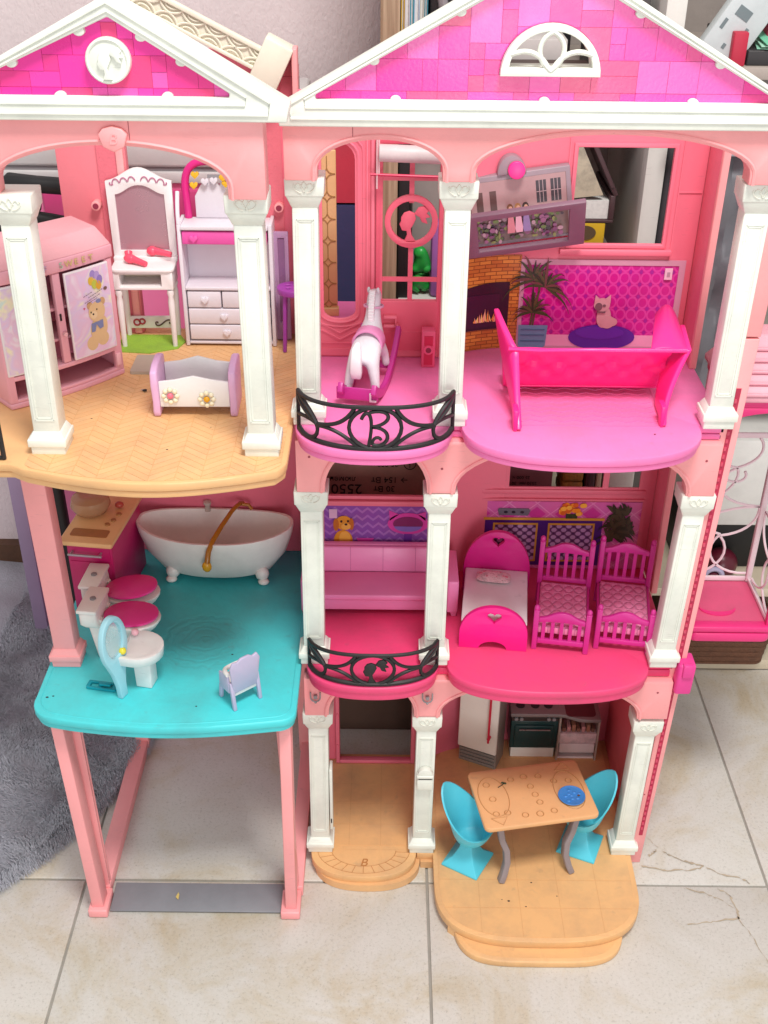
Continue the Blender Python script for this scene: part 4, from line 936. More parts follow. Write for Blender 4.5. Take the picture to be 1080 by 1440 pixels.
# left sliding door with a faded print
dl2 = strip('sliding_door', -.0640, -.0360, .0355, .127, .003, -.0012, MATS['door edge white'], wd)
n_ = 6; xs_ = [-.0625+.0250*i/n_ for i in range(n_+1)]
MB().add([(x, bow(x)-.0014, .0375) for x in xs_]+[(x, bow(x)-.0014, .1250) for x in xs_], [(i, i+1, n_+2+i, n_+1+i) for i in range(n_)]).build('faded_print', PAST, dl2, smooth=False)
# vanity table with mirror
IV = plastic('ivory plastic', '#EAE4E4', .38, .10, 20, .05); IVP = plastic('mauve paint', '#B5708E', .5)
vn = thing('vanity_table', 'white toy vanity table with a tall mirror and pink scroll paint', 'vanity', (-.2645, .200, .6238), 2)
MB().prism(rrect(-.0340, .0340, -.0230, .0200, .006), 'XY', .0865, .0905).build('tabletop', IV, vn, bevel=.001)
mb = MB().prism(rect(-.032, .032, .0665, .0865), 'XZ', -.021, .018, holes=[rect(-.0255, .0195, .0700, .0840)]); mb.build('drawer_case', IV, vn, bevel=.0008)
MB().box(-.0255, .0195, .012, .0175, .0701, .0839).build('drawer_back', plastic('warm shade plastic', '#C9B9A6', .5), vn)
for x, yy in ((-.028, -.018), (.028, -.018), (-.028, .015), (.028, .015)):
    l_ = MB(); l_.lathe([(.0034,.066),(.0040,.062),(.0028,.058),(.0036,.052),(.0033,.03),(.0026,.0),(.0001,.0)], (x, yy, 0), 12, cap=False); lg = l_.build('leg', IV, vn)
MB().box(-.0262, .0262, .0135, .0165, .008, .0225).build('stretcher', IV, vn, bevel=.001)
mb = MB()
for s in (-1, 1):
    mb.tube([(.012+s*px, .0128, .0150+s*pz) for px, pz in bez((0,0),(.004,.004),(.009,.005),(.009,.0005),8)], .0008, 5)
    mb.tube([(.012+s*px, .0128, .0150+s*pz) for px, pz in bez((.009,.0005),(.0085,-.002),(.006,-.001),(.0066,.0005),6)], .0008, 5)
mb.build('painted_scroll', plastic('sepia paint', '#5A4038', .5), vn)
mb = MB(); 
for cx, cz, r_ in ((-.018,.0155,.0035),(-.012,.0165,.003)): mb.tube([(cx+r_*math.cos(R(a)), .0128, cz+r_*math.sin(R(a))) for a in range(0, 360, 30)], .0011, 5, closed=True)
mb.build('painted_rose', plastic('rose paint', '#A8323F', .5), vn)
crest = [(-.0340,.0895),(.0345,.0895),(.0350,.176)]+[(p[0], p[1]) for p in bez((.0350,.176),(.020,.178),(.012,.190),(0,.190),8)][1:]+[(p[0], p[1]) for p in bez((0,.190),(-.012,.190),(-.020,.178),(-.0350,.176),8)][1:]
inn = [(-.0265,.1005),(.0270,.1005),(.0262,.162)]+[(p[0], p[1]) for p in bez((.0262,.162),(.016,.163),(.012,.172),(0,.172),8)][1:]+[(p[0], p[1]) for p in bez((0,.172),(-.012,.172),(-.016,.163),(-.0262,.162),8)][1:]
mf = MB().prism(crest, 'XZ', .0100, .0145, holes=[inn]).build('mirror_frame', IV, vn, bevel=.0009)
MB().prism(inn, 'XZ', .0125, .0140).build('mirror', plastic('dull mirror film', '#B58F9A', .22, .08, 20, 0, metal=.35), mf)
MB().box(-.0345, .0350, .0060, .0150, .0895, .0945).build('mirror_foot', IV, mf, bevel=.0008)
mb = MB()
for s in (-1, 1):
    for k in range(3): mb.tube([(s*(.003+.0085*k+px), .0096, .1780-.0012*k+pz) for px, pz in bez((0,-.001),(.002,.005),(.007,.004),(.0075,-.002),8)], .0007, 5)
    mb.tube([(s*(.0265+px), .0096, .1730+pz) for px, pz in bez((0,0),(.003,-.002),(.005,.001),(.003,.002),6)], .0007, 5)
mb.build('painted_scroll', IVP, mf)
CRL = plastic('coral pink plastic', '#F2506C', .3, .05)
for i, (x, yy, zz, lab, rz) in enumerate(((-.2790, .196, .7148, 'bright coral toy hairdryer on the vanity tabletop', -25), (-.2570, .2095, .7190, 'coral toy hairbrush leaning at the foot of the vanity mirror', -8))):
    hd = thing('toy_hairdryer' if i == 0 else 'toy_hairbrush', lab, 'hairdryer' if i == 0 else 'hairbrush', (x, yy, zz), rz)
    MB().ball((0, 0, .005), .0078 if i == 0 else .0062, .0055, .0052, 14).build('head', CRL, hd)
    mb = MB(); mb.tube([(.004, 0, .005), (.010, -.001, .0045), (.022, -.002, .0028)], [.0042,.0036,.0030], 10); mb.build('handle', CRL, hd)
    if i == 0: mb = MB(); mb.tube([(-.004, .003, .006), (-.006, .006, .010)], [.004,.0045], 10); mb.build('nozzle', CRL, hd)
# dresser with a mobile
LW = plastic('cool white plastic', '#DED8E0', .38, .07, 20, .05)
ds = thing('dresser', 'white toy dresser with heart knobs, one pink drawer and a magenta mobile arch', 'dresser', (-.1730, .184, .6238), 0)
a = .0505
for s in (-1, 1): MB().box(*sorted((s*a, s*(a-.004))), .0, .036, .0, .138).build('side_panel', LW, ds, bevel=.0008)
MB().box(-a+.0041, a-.0041, .033, .036, .0, .134).build('back_panel', LW, ds)
for z0, z1, y0 in ((.002,.005,.001),(.0655,.0690,-.001),(.1325,.1365,-.002)): MB().box(-a+.0042, a-.0042, y0, .0328, z0, z1).build('shelf', LW, ds, bevel=.0006)
for (x0, x1, z0, z1, hx) in ((-.0450,-.0085,.0450,.0635,-.026),(-.0070,.0450,.0450,.0635,.019),(-.0450,.0450,.0260,.0435,-.006),(-.0450,.0450,.0075,.0245,-.004)):
    d_ = MB().box(x0, x1, .0002, .03, z0, z1).build('drawer', LW, ds, bevel=.001); MB().prism(heart(hx, (z0+z1)/2, .0085), 'XZ', -.0028, .0006).build('heart_knob', LW, d_, bevel=.0006)
d_ = MB().box(-.0455, .0450, .0, .03, .1165, .1305).build('drawer', plastic('orchid pink plastic', '#E85AAE', .38), ds, bevel=.0008); MB().prism(heart(-.0330, .1235, .0095), 'XZ', -.0034, .0002).build('heart_knob', MATS['orchid pink plastic'], d_, bevel=.0006)
mb = MB()
for s in (-1,): mb.tube([(s*(a-.002), .002, .138), (s*(a-.002), .003, .150), (s*(a-.001), .012, .158), (s*(a-.001), .018, .168)], .0022, 8)
mb.build('guard_rail', LW, ds)
cl = [(-.0330,.1368),(.030,.1368),(.032,.160)]+arc(.024,.163,.010,.008,0,120,5)+arc(.006,.169,.013,.010,30,150,6)+arc(-.016,.167,.012,.009,30,150,6)+[(-.0330,.160)]
MB().prism(cl, 'XZ', .028, .031).build('cloud_board', LW, ds, bevel=.0006)
MGA = plastic('mobile magenta', '#D81F80', .35)
mb = MB(); mb.tube([(-.0415,.030,.1365),(-.0430,.030,.168)]+[(p[0], .030, p[1]) for p in bez((-.043,.168),(-.043,.190),(-.033,.197),(-.018,.197),8)][1:]+[(.010,.030,.195)], .0042, 10); ar = mb.build('mobile_arch', MGA, ds)
MB().prism(heart(.014,.165,.020), 'XZ', .0315, .0335).build('pink_heart_board', plastic('pink heart', '#EE84B4', .4), ds, bevel=.0006)
YEL = plastic('mobile yellow', '#E8B41E', .35); mb = MB().box(-.018,-.004,.0265,.029,.180,.1835).build('mobile_bar', GREY, ar)
for x, z_, m_ in ((-.0305,.184,YEL),(-.0325,.173,YEL),(-.0010,.181,YEL),(.0015,.175,YEL),(-.0205,.177,LW),(-.0110,.178,LW)): MB().prism(heart(x, z_, .0085), 'XZ', .0225, .0265).build('mobile_charm', m_, ar, bevel=.0006)
# cradle
LIL = plastic('lilac plastic', '#DDB0D8', .4, .06)
cr = thing('cradle', 'white toy cradle with lilac rocker ends and two pearl flowers', 'cradle', (-.1880, .032, .6234), 1)
for s in (-1, 1):
    y0, y1 = (-.026, .026)
    prof = [(y0+.004,.0)]+[(p[0], p[1]) for p in bez((y0+.004,.0),(-.010,-.0035+.003),(.010,-.0035+.003),(y1-.004,.0),6)][1:]+[(y1-.002,.006),(y1-.004,.016),(y1,.034),(y1-.002,.048),(y1-.014,.052),(y0+.014,.052),(y0+.002,.048),(y0,.034),(y0+.004,.016),(y0+.002,.006)]
    MB().prism(prof, 'YZ', *sorted((s*.0345, s*.0415))).build('rocker_end', LIL, cr, bevel=.0016)
pan = lambda zt, zp: [(-.0343,.010),(.0343,.010),(.0343,zt),(.018,zt+.002),(0,zp),(-.018,zt+.002),(-.0343,zt)]
fp_ = MB().prism(pan(.037,.043), 'XZ', -.021, -.018).build('front_panel', WHITE, cr, bevel=.0007); MB().prism(pan(.040,.047), 'XZ', .018, .021).build('back_panel', WHITE, cr, bevel=.0007)
MB().box(-.0342, .0342, -.0178, .0178, .010, .013).build('cradle_bottom', WHITE, cr)
PEARL = plastic('pearl', '#E7E0C4', .25, .05)
for x, z_, c in ((-.0235,.0225,'#E9748A'),(.0120,.0190,'#E3A510')):
    fl = MB().ball((x,-.0225,z_), .0033, .0022, .0033, 10).build('flower_centre', plastic('flower '+c, c, .3), fp_)
    for k in range(8): MB().ball((x+.0066*math.cos(R(45*k)),-.0222,z_+.0066*math.sin(R(45*k))), .0026, .0020, .0026, 8).build('pearl_petal', PEARL, fl)
# flat bits on the bedroom floor
tag(MB().prism([(-.300,.166),(-.262,.162),(-.232,.176),(-.226,.196),(-.235,.214),(-.300,.214)], 'XY', .6229, .6238).build('green_mat', plastic('lime felt', '#8FB63A', .9, .2, 60, .3, 400)), 'lime green mat under the vanity table', 'mat')
tag(MB().prism(rrect(-.2725,-.2440,.108,.152,.002), 'XY', .6229, .6262).build('grey_slab', plastic('frosted grey plastic', '#B3A697', .3, .1)), 'small frosted grey slab on the floor beside the wardrobe', 'slab')
fy = thing('dead_fly', 'tiny dark dried fly lying on the tan bedroom floor', 'fly', (-.249,.067,.6228), 30)
MB().ball((0,0,.0013), .0026, .0013, .0013, 8).build('body', BLACK, fy); mb = MB()
for k in range(3): mb.tube([(.001*k-.001,.001,.001),(.0016*k-.002,.004,.0004)], .0002, 4); mb.tube([(.001*k-.001,-.001,.001),(.0016*k-.002,-.004,.0004)], .0002, 4)
mb.build('legs', BLACK, fy); MB().ball((-.002,.001,.002), .0022, .0009, .0003, 8).build('wing', GREY, fy)
# purple table behind the column
PUR = plastic('purple plastic', '#9E3FA0', .35, .05)
pt = thing('side_table', 'purple scalloped toy side table behind the white column', 'table', (-.1000, .178, .6238), 0)
MB().prism(ell(0, 0, .019, .017, 20), 'XY', .066, .073, holes=[ell(-.007,.004,.003,.0025,8), ell(.006,.004,.003,.0025,8), ell(-.006,-.006,.003,.0025,8), ell(.006,-.006,.003,.0025,8)]).build('tabletop', PUR, pt, bevel=.001)
for s in (-1, 1): MB().tube([(s*.010,.008,.066),(s*.013,.009,0)], .0022, 8).build('leg', PUR, pt); MB().tube([(s*.010,-.007,.066),(s*.012,-.008,0)], .0022, 8).build('leg', PUR, pt)
lf = thing('folding_screen', 'narrow grey lilac toy folding screen standing beside the dresser', 'screen', (-.1170, .205, .6238), 0)
MB().prism(rect(-.006,.010,0,.125), 'XZ', -.002, .002, holes=[rect(-.0015,.0055,.022,.118)]).build('screen_panel', plastic('grey lilac plastic', '#B08AAE', .4), lf, bevel=.0008); MB().box(-.0014,.0054,-.0008,.0008,.0225,.1175).build('screen_film', plastic('mauve film', '#8A5F88', .25), lf)

# rocking horse: one skinned body
def skin(name, pts, edges, mat, parent, root=0, sub=2):
    me = bpy.data.meshes.new(name); me.from_pydata([p[:3] for p in pts], edges, []); me.update(); me.materials.append(mat)
    o = bpy.data.objects.new(name, me); COL.objects.link(o); o.parent = parent
    md = o.modifiers.new('skin', 'SKIN'); md.use_smooth_shade = True
    for i, p in enumerate(pts):
        sv = me.skin_vertices[0].data[i]; r_ = p[3]; sv.radius = (r_, r_) if not isinstance(r_, tuple) else r_; sv.use_root = (i == root)
    sb = o.modifiers.new('sub', 'SUBSURF'); sb.levels = sub; sb.render_levels = sub
    return o
HW = plastic('horse white plastic', '#DAD3DA', .35, .14, 60, .05)
rh = thing('rocking_horse', 'white toy rocking horse with pink saddle on magenta rockers, seen from behind', 'rocking horse', (-.0215, .060, .6246), -11)
pts = [(0,.000,.051,.0150),(0,.020,.050,.0132),(0,.034,.053,.0118),(0,.042,.066,.0088),(0,.045,.079,.0080),(0,.046,.088,.0078),(0,.052,.092,.0068),(0,.061,.085,.0056),(0,.067,.079,.0048),
       (-.0090,-.004,.040,.0078),(-.0130,-.010,.024,.0052),(-.0145,-.013,.010,.0044),(.0090,-.004,.040,.0078),(.0130,-.010,.024,.0052),(.0145,-.013,.010,.0044),
       (-.0085,.036,.042,.0064),(-.0120,.046,.028,.0046),(-.0135,.048,.013,.0042),(.0085,.036,.042,.0064),(.0120,.046,.028,.0046),(.0135,.048,.013,.0042)]
ed = [(0,1),(1,2),(2,3),(3,4),(4,5),(5,6),(6,7),(7,8),(0,9),(9,10),(10,11),(0,12),(12,13),(13,14),(2,15),(15,16),(16,17),(2,18),(18,19),(19,20)]
skin('body', pts, ed, HW, rh)
mb = MB()
for k in range(12): 
    t = k/11; mb.box(-.0030, .0030, .0, .0045, -.0028, .0026, M=T(0, .0305+.0070*t-.002*math.sin(t*3), .062+.034*t, rx=12-8*t))
tag(mb.build('mane', plastic('mane white', '#EDE6EA', .4, .1), rh, bevel=.0006), kind='stuff')
tl = MB()
tl.rings([[(-.0036*q, -.0140-o-.002*q, z_), (.0036*q, -.0140-o-.002*q, z_), (.0036*q, -.0110-o+.001*q, z_), (-.0036*q, -.0110-o+.001*q, z_)] for q, o, z_ in ((.6,-.002,.062),(1.2,.002,.058),(1.5,.005,.045),(1.6,.005,.033),(1.3,.003,.026))], M=T(-.0045, 0, 0)).build('tail', MATS['mane white'], rh, bevel=.0012)
SD = plastic('saddle pink plastic', '#E08CBC', .4)
MB().rings([[(.0160*math.cos(R(a))*q, yy, .0505+.0156*math.sin(R(a))*q) for a in range(-25, 206, 15)]+[(.0134*math.cos(R(a))*q, yy, .0505+.0130*math.sin(R(a))*q) for a in range(205, -26, -15)] for yy, q in ((.012,1),(.020,.97),(.029,1))]).build('saddle', SD, rh, bevel=.0005)
for s in (-1, 1): MB().ball((s*.0048,.044,.097), .0018, .0014, .0035, 8).build('ear', HW, rh)
mb = MB(); mb.tube([(.0098*math.cos(R(a)), .0455+.0086*math.sin(R(a)), .080-.001*math.sin(R(a))) for a in range(0, 360, 24)], .0012, 6, closed=True); mb.build('bridle', plastic('bridle pink', '#D9A0C0', .4), rh)
for s in (-1, 1):
    mb = MB(); c = [(s*(.0170+.0022*(k/18)), -.036+.0068*k, .004+((-.036+.0068*k-.016)**2)*7.5) for k in range(19)]
    mb.tube(c, .003, 4, flat=(.0050, .0026)); mb.build('rocker', MAG, rh, bevel=.0009)
for yy in (-.021, .050): MB().box(-.0205, .0195, yy-.0035, yy+.0035, .0105, .0165).build('crossbar', MAG, rh, bevel=.001)
tag(MB().box(-.0235,.0195,-.0255,-.0236,.0060,.0195).build('rear_plate', MAG, rh, bevel=.001)); MB().prism([(.0110,.0060),(.0180,.0060),(.0180,.0078),(.0128,.0078),(.0128,.0135),(.0180,.0135),(.0180,.0153),(.0110,.0153)], 'XZ', -.0275, -.0238).build('buckle', WHITE, rh, bevel=.0004)

# television with its frame tipped forward
TVM = plastic('mauve tv plastic', '#8C687A', .4, .06); TVG = plastic('grey tv plastic', '#95808A', .4, .06)
tv = thing('television', 'mauve plastic toy television tipped forward on the living room wall', 'television', (.140, .186, .768), 0, ry=-8.5)
MB().box(-.0605, .0550, -.012, 0, -.018, .0555).build('case', TVG, tv, bevel=.0012)
PB = MB().box(-.0500, .0500, -.0128, -.0119, -.014, .050).build('screen_print', plastic('garden print', '#7A5A58', .3, .4, 60, 0), tv)
pr_ = lambda nm, pts, k, mt: MB().prism(pts, 'XZ', -.0130-.0003*k, -.0127-.0003*k).build(nm, mt, PB, smooth=False)
pr_('printed_facade', rect(-.0495,.0495,.018,.0500), 0, ink('facade', '#B08A8C'))
for x in (-.040,-.026): pr_('printed_door', rect(x-.0034,x+.0034,.018,.040), 1, ink('door dark', '#5E3E3C'))
for x in (.024,.039):
    w__ = pr_('printed_window', rect(x-.0052,x+.0052,.022,.045), 1, ink('window dark', '#40363E'))
    for i in (-.0018,.0018): pr_('printed_mullion', rect(x+i-.0004,x+i+.0004,.022,.045), 2, ink('mullion pale', '#A88E92'))
    pr_('printed_mullion', rect(x-.0052,x+.0052,.033,.0338), 2.5, ink('mullion pale', '#A88E92'))
for x, c1, c2 in ((-.010,'#C9707E','#7A4A2E'),(.006,'#8A6A9E','#3A2420'),(-.002,'#D89AAE','#A87848')):
    pr_('printed_figure', [(x-.0045,-.004),(x+.0045,-.004),(x+.0022,.018),(x-.0022,.018)], 26, ink('figure '+c1, c1)); pr_('figure_hair', ell(x,.0225,.0034,.0044,12), 27, ink('hair '+c2, c2)); pr_('figure_face', ell(x+.0004,.0218,.0020,.0027,10), 28, ink('face', '#D9A48A'))
for k in range(170):
    x = rnd.choice((rnd.gauss(-.030,.009), rnd.gauss(.024,.009), rnd.uniform(-.045,.045))); z_ = rnd.uniform(-.013, .017)
    if abs(x) < .048: pr_('printed_flower', ell(x, z_, rnd.uniform(.0012,.0034), rnd.uniform(.0012,.0030), 7), 2+.12*k, ink('garden %d' % (k % 8), ['#6E2A58','#8C4A72','#4C5426','#5E6830','#A87C8C','#3A2030','#7C7840','#5A2C48'][k % 8]))
Mt = T(.002, -.014, -.024, rx=33)
MB().prism(rect(-.0605,.0625,-.002,.0640), 'XZ', -.004, .002, holes=[rect(-.0480,.0460,.0065,.0560)], M=Mt).build('front_frame', TVM, tv, bevel=.0010)
MB().prism(arc(-.0045,.0545,.0150,.0190,0,180,16), 'XZ', -.014, .0).build('hood', TVG, tv, bevel=.001)
MB().tube([(.000,-.013,.0590),(.000,-.022,.0600)], .0088, 20).build('knob', HOT, tv, bevel=.0008)

# hot pink sofa, its hollow back to us
sf = thing('sofa', 'hot pink hollow toy sofa with flared arms turned to the wall', 'sofa', (.200, .040, .6246), 0)
def sheet(rows, th, name, mat, par, bevel=0.0006):
    """thick sheet through a grid of points; th = offset vector"""
    r0 = [[Vector(p) for p in r] for r in rows]; n, m = len(r0), len(r0[0]); v = [tuple(p) for r in r0 for p in r]+[tuple(p+Vector(th)) for r in r0 for p in r]; f = []; N = n*m
    for i in range(n-1):
        for j in range(m-1): a_ = i*m+j; f += [(a_, a_+1, a_+m+1, a_+m), (N+a_+m, N+a_+m+1, N+a_+1, N+a_)]
    for j in range(m-1): f += [(j+1, j, N+j, N+j+1), ((n-1)*m+j, (n-1)*m+j+1, N+(n-1)*m+j+1, N+(n-1)*m+j)]
    for i in range(n-1): f += [(i*m, (i+1)*m, N+(i+1)*m, N+i*m), ((i+1)*m+m-1, i*m+m-1, N+i*m+m-1, N+(i+1)*m+m-1)]
    return MB().add(v, f).build(name, mat, par, bevel=bevel)
HP = plastic('glossy hot pink plastic', '#FA2C8C', .28, .05, 14, .03)
rows = []
for i in range(9):
    t = i/8; rows.append([(-.078+.160*j/32, -.006+.034*t+.0038*(1-math.cos(j*1.18+(i % 4 > 1)*math.pi))*math.sin(math.pi*t), .0635-.054*t+.0010*math.sin(j*.42)*(1-t)) for j in range(33)])
sheet(rows, (0, .0022, .0012), 'quilted_back', HP, sf)
rows = [[(-.076+.156*j/8, .027+.034*i/3, .0100+.006*i/3) for j in range(9)] for i in range(4)]; sheet(rows, (0, 0, -.002), 'seat_underside', HP, sf)
# left arm: a fin that flares outwards towards its tip; right arm: leans out and rolls over
rows = []
for i in range(11):
    t = i/10; z_ = .002+.062*t; row = []
    for q in range(8):
        u = q/7; y_ = -.058+.050*t**.8+(.052-.002*t)*u*(1-.1*t) if t < 1 else -.008+.0495*u*.9
        row.append((-.0750-.018*(t**1.15)*u**.8+.002*(1-t), y_, z_+.026*(t**2.2)*u**.9))
    rows.append(row)
sheet(rows, (.0062, 0, 0), 'arm', HP, sf, .0015)
rows = []
for i in range(11):
    t = i/10; row = []
    for q in range(7):
        u = q/6; y_ = -.046+.038*t**.8+.046*u
        row.append((.0710+.024*t**1.6+.002*u, y_, .002+.064*t+.008*u*t*t))
    rows.append(row)
sheet(rows, (.0050, 0, 0), 'arm', HP, sf, .0012)
rows = [[(.0955-.036*v*(1-.35*u), -.0085+.054*u, .0655+.012*u+.012*math.sin(math.pi*v*.9)*(.25+u)) for v in [k/8 for k in range(9)]] for u in [k/8 for k in range(9)]]
sheet(rows, (0, 0, -.0022), 'arm_roll', HP, sf)
mb = MB(); mb.tube([(-.0800,-.0075,.0650),(-.05,-.0078,.0637),(0,-.0078,.0645),(.05,-.0078,.0647),(.0950,-.0085,.0655)], .0024, 8); mb.build('top_rim', HP, sf)
for (x, yy, s) in ((-.0735,-.052,-1),(.0715,-.040,1),(-.075,.050,-1),(.074,.050,1)): MB().frustum((x-.0016,x+.0018,yy-.005,yy+.004), -.0004, (x-.0028,x+.0028,yy-.006,yy+.012), .022).build('leg', HP, sf, bevel=.001)
# ================================================================== MIDDLE STOREY TOYS
def superring(cx, cy, z_, a, b, n=28, e=2.4):
    out = []
    for i in range(n):
        t = 2*math.pi*i/n; c, s = math.cos(t), math.sin(t); out.append((cx+a*abs(c)**(2/e)*(1 if c >= 0 else -1), cy+b*abs(s)**(2/e)*(1 if s >= 0 else -1), z_))
    return out
# bathtub
tb = thing('bathtub', 'white toy clawfoot bathtub against the pink bathroom wall', 'bathtub', (-.2065, .175, .3228), -2)
def tr(z_, k, a, b, lift=.0): return [(x, y, z+lift*(abs(x)/.097)**2.5) for x, y, z in superring(0, 0, z_, a, b, 36, 2.2)]
MB().rings([tr(.0075, 0, .056, .026), tr(.013, 0, .069, .032), tr(.035, 0, .087, .039, .004), tr(.055, 0, .0945, .0425, .007), tr(.064, 0, .0965, .0435, .009), tr(.0665, 0, .0960, .0430, .009), tr(.0665, 0, .0925, .0400, .009), tr(.0600, 0, .0905, .0385, .008), tr(.040, 0, .083, .035, .004), tr(.022, 0, .066, .028), tr(.0185, 0, .05, .02)], True, True).build('tub', plastic('ivory bath plastic', '#E6DDD8', .3, .16, 26, .04), tb)
for x in (-.052, .058):
    for yy in (-.022, .022):
        mb = MB(); mb.ball((x, yy, .014), .0090, .0080, .0095, 10); mb.ball((x+(.002 if x > 0 else -.002), yy+(-.004 if yy < 0 else .004), .0045), .0072, .0058, .0044, 10); mb.build('claw_foot', MATS['ivory bath plastic'], tb)
tp = MB(); tp.lathe([(.0040,.064),(.0034,.072),(.0050,.074),(.0050,.077),(.0001,.078)], (-.016, .040, 0), 12); tp.build('tap', plastic('clear grey plastic', '#CBBFB5', .15, alpha=.75), tb)
AMB = plastic('amber plastic', '#B06E14', .15, .05, alpha=.88); 
am = thing('shower_wand', 'amber translucent toy shower wand hooked over the bathtub rim', 'shower wand', (0, 0, 0))
mb = MB(); mb.tube([(-.176,.212,.400),(-.1785,.207,.4030),(-.182,.199,.4040),(-.187,.188,.4030),(-.197,.162,.397),(-.205,.138,.391),(-.2085,.126,.384),(-.2105,.122,.371)], [.0030,.0030,.0028,.0028,.0030,.0032,.0032,.0036], 10); mb.build('stem', AMB, am)
MB().ball((-.2110,.1215,.366), .0060, .0045, .0075, 12).build('spray_head', plastic('amber bright', '#D89A12', .15), am); mb = MB(); mb.tube([(-.176,.205,.403),(-.168,.205,.402),(-.164,.203,.397)], .0024, 8); mb.build('valve', AMB, am)
# washstand counter with bowl
ctr = thing('washstand', 'magenta toy washstand with tan top and silver rail beside the bathtub', 'washstand', (-.3345, .140, .3228), -7)
CM = plastic('deep magenta plastic', '#C01263', .35, .06)
MB().box(-.0255, .0285, -.050, .054, .0, .0955).build('cabinet', CM, ctr, bevel=.0015)
MB().box(-.0230, .0260, -.0512, -.0498, .004, .070).build('door', CM, ctr, bevel=.0008); MB().box(-.0230, .0260, -.0512, -.0498, .0725, .0930).build('drawer', CM, ctr, bevel=.0008)
MB().prism(rrect(-.0305, .0325, -.0590, .058, .003), 'XY', .0955, .1015).build('top', TAN, ctr, bevel=.0012)
MB().prism(rrect(-.022, .022, -.046, -.030, .003), 'XY', .1012, .1021).build('soap_tray', plastic('brown tan plastic', '#A86F3C', .4), ctr)
for (x, yy) in ((.018,-.008),(.020,.006),(.014,-.018)): MB().lathe([(.0034,.1010),(.0030,.1032),(.0001,.1034)], (x, yy, 0), 10).build('tap_knob', MATS['brown tan plastic'], ctr)
rl = MB(); rl.tube([(-.018,-.0515,.084),(-.018,-.0590,.084)], .0014, 6); rl.tube([(.016,-.0515,.084),(.016,-.0590,.084)], .0014, 6); rl.tube([(-.021,-.0590,.084),(.019,-.0590,.084)], .0016, 8); rl.build('towel_rail', plastic('dull silver', '#B9A9B4', .3, metal=.5), ctr)
bw = tag(MB().lathe([(.010,0),(.019,.003),(.0235,.011),(.0215,.020),(.014,.0235),(.006,.0235),(.0001,.0225)], (-.3475,.1490,.4246), 22).build('wash_bowl', plastic('cloudy amber plastic', '#B98A66', .2, .1, alpha=.8)), 'cloudy domed amber bowl on the tan washstand top', 'bowl')
tag(MB().ball((-.3160,.158,.4292), .0055, .0048, .0040, 10).build('red_bead', plastic('brick red plastic', '#B5473A', .3)), 'small brick red button on the washstand top', 'button')
# toilets
TW = plastic('toilet white plastic', '#EEE6E2', .28, .06); LID = plastic('toilet lid pink', '#E23A8C', .28, .06)
def toilet(name, label, loc, rz, grp, tilt=0):
    t = thing(name, label, 'toilet', loc, rz, grp)
    MB().rings([superring(.000,0,.0,.020,.015,20), superring(.000,0,.006,.018,.0135,20), superring(.002,0,.022,.016,.012,20), superring(.012,0,.036,.026,.019,20), superring(.016,0,.0475,.0325,.0235,20), superring(.016,0,.0500,.0325,.0235,20)]).build('bowl', TW, t)
    MB().rings([superring(.017,0,.0500,.0335,.0245,24,2.1), superring(.017,0,.0535,.0335,.0245,24,2.1)]).build('seat', TW, t, bevel=.001)
    M = T(-.012, 0, .0540, ry=-tilt)
    MB(M).rings([superring(.030,0,.0,.0305,.0230,24,2.1), superring(.030,0,.0022,.0305,.0230,24,2.1), superring(.030,0,.0034,.0280,.0205,24,2.1)]).build('lid', LID, t)
    for s in (-1, 1): MB().tube([(-.013,s*.010,.055),(-.013,s*.016,.055)], .0026, 8).build('hinge', TW, t)
    MB().rings([[(-.030,-.017,.045),(-.012,-.017,.045),(-.012,.017,.045),(-.030,.017,.045)], [(-.034,-.022,.052),(-.013,-.022,.052),(-.013,.022,.052),(-.034,.022,.052)], [(-.034,-.022,.068),(-.014,-.022,.068),(-.014,.022,.068),(-.034,.022,.068)]]).build('tank', TW, t, bevel=.003)
    MB().box(-.0355,-.0125,-.0238,.0238,.0682,.0730).build('tank_lid', TW, t, bevel=.0015)
    MB().rings([[(-.022,-.012,.0),(-.006,-.012,.0),(-.006,.012,.0),(-.022,.012,.0)], [(-.028,-.015,.05),(-.010,-.015,.05),(-.010,.015,.05),(-.028,.015,.05)]]).build('foot', TW, t, bevel=.002)
    MB().lathe([(.0034,.0728),(.0034,.0745),(.0020,.0750),(.0001,.0750)], (-.0235,0,0), 12).build('button', GREY, t)
    return t
toilet('toilet', 'rear white toy toilet with tilted pink lid next to the magenta washstand', (-.3050, .058, .3228), -4, 'toilets in the bathroom', 7)
toilet('toilet', 'front white toy toilet with flat pink lid behind the pedestal sink', (-.2960, .0110, .3228), -6, 'toilets in the bathroom', 2)
# pedestal sink and mirror stand
sk = thing('pedestal_sink', 'small white toy pedestal sink with yellow and pink knobs', 'sink', (-.2580, -.040, .3228), -12)
MB().frustum((-.008,.010,-.009,.009), 0, (-.0095,.0110,-.0075,.0075), .036).build('pedestal', WHITE, sk, bevel=.0016)
def drg(a, b, z_): return [(-.020, -b, z_)]+[(-.004+a*math.cos(R(q)), b*math.sin(R(q)), z_) for q in range(-90, 91, 15)]+[(-.020, b, z_)]
MB().rings([drg(.019,.017,.0340), drg(.0265,.0245,.0400), drg(.0275,.0255,.0490), drg(.0275,.0255,.0510), drg(.0245,.0225,.0510), drg(.018,.016,.0470), drg(.010,.009,.0450)]).build('basin', WHITE, sk)
for yy, c in ((-.0165,'#DDD23A'),(.0170,'#F0B6C2')): MB().ball((-.0145, yy, .0540), .0042, seg=12).build('knob', plastic('knob '+c, c, .25, .03), sk)
ms = thing('mirror_stand', 'pale blue oval toy mirror frame on a slim stem beside the sink', 'mirror', (-.2790, -.0620, .3228), -24)
PBL = plastic('pale blue plastic', '#9CCFDC', .35, .08)
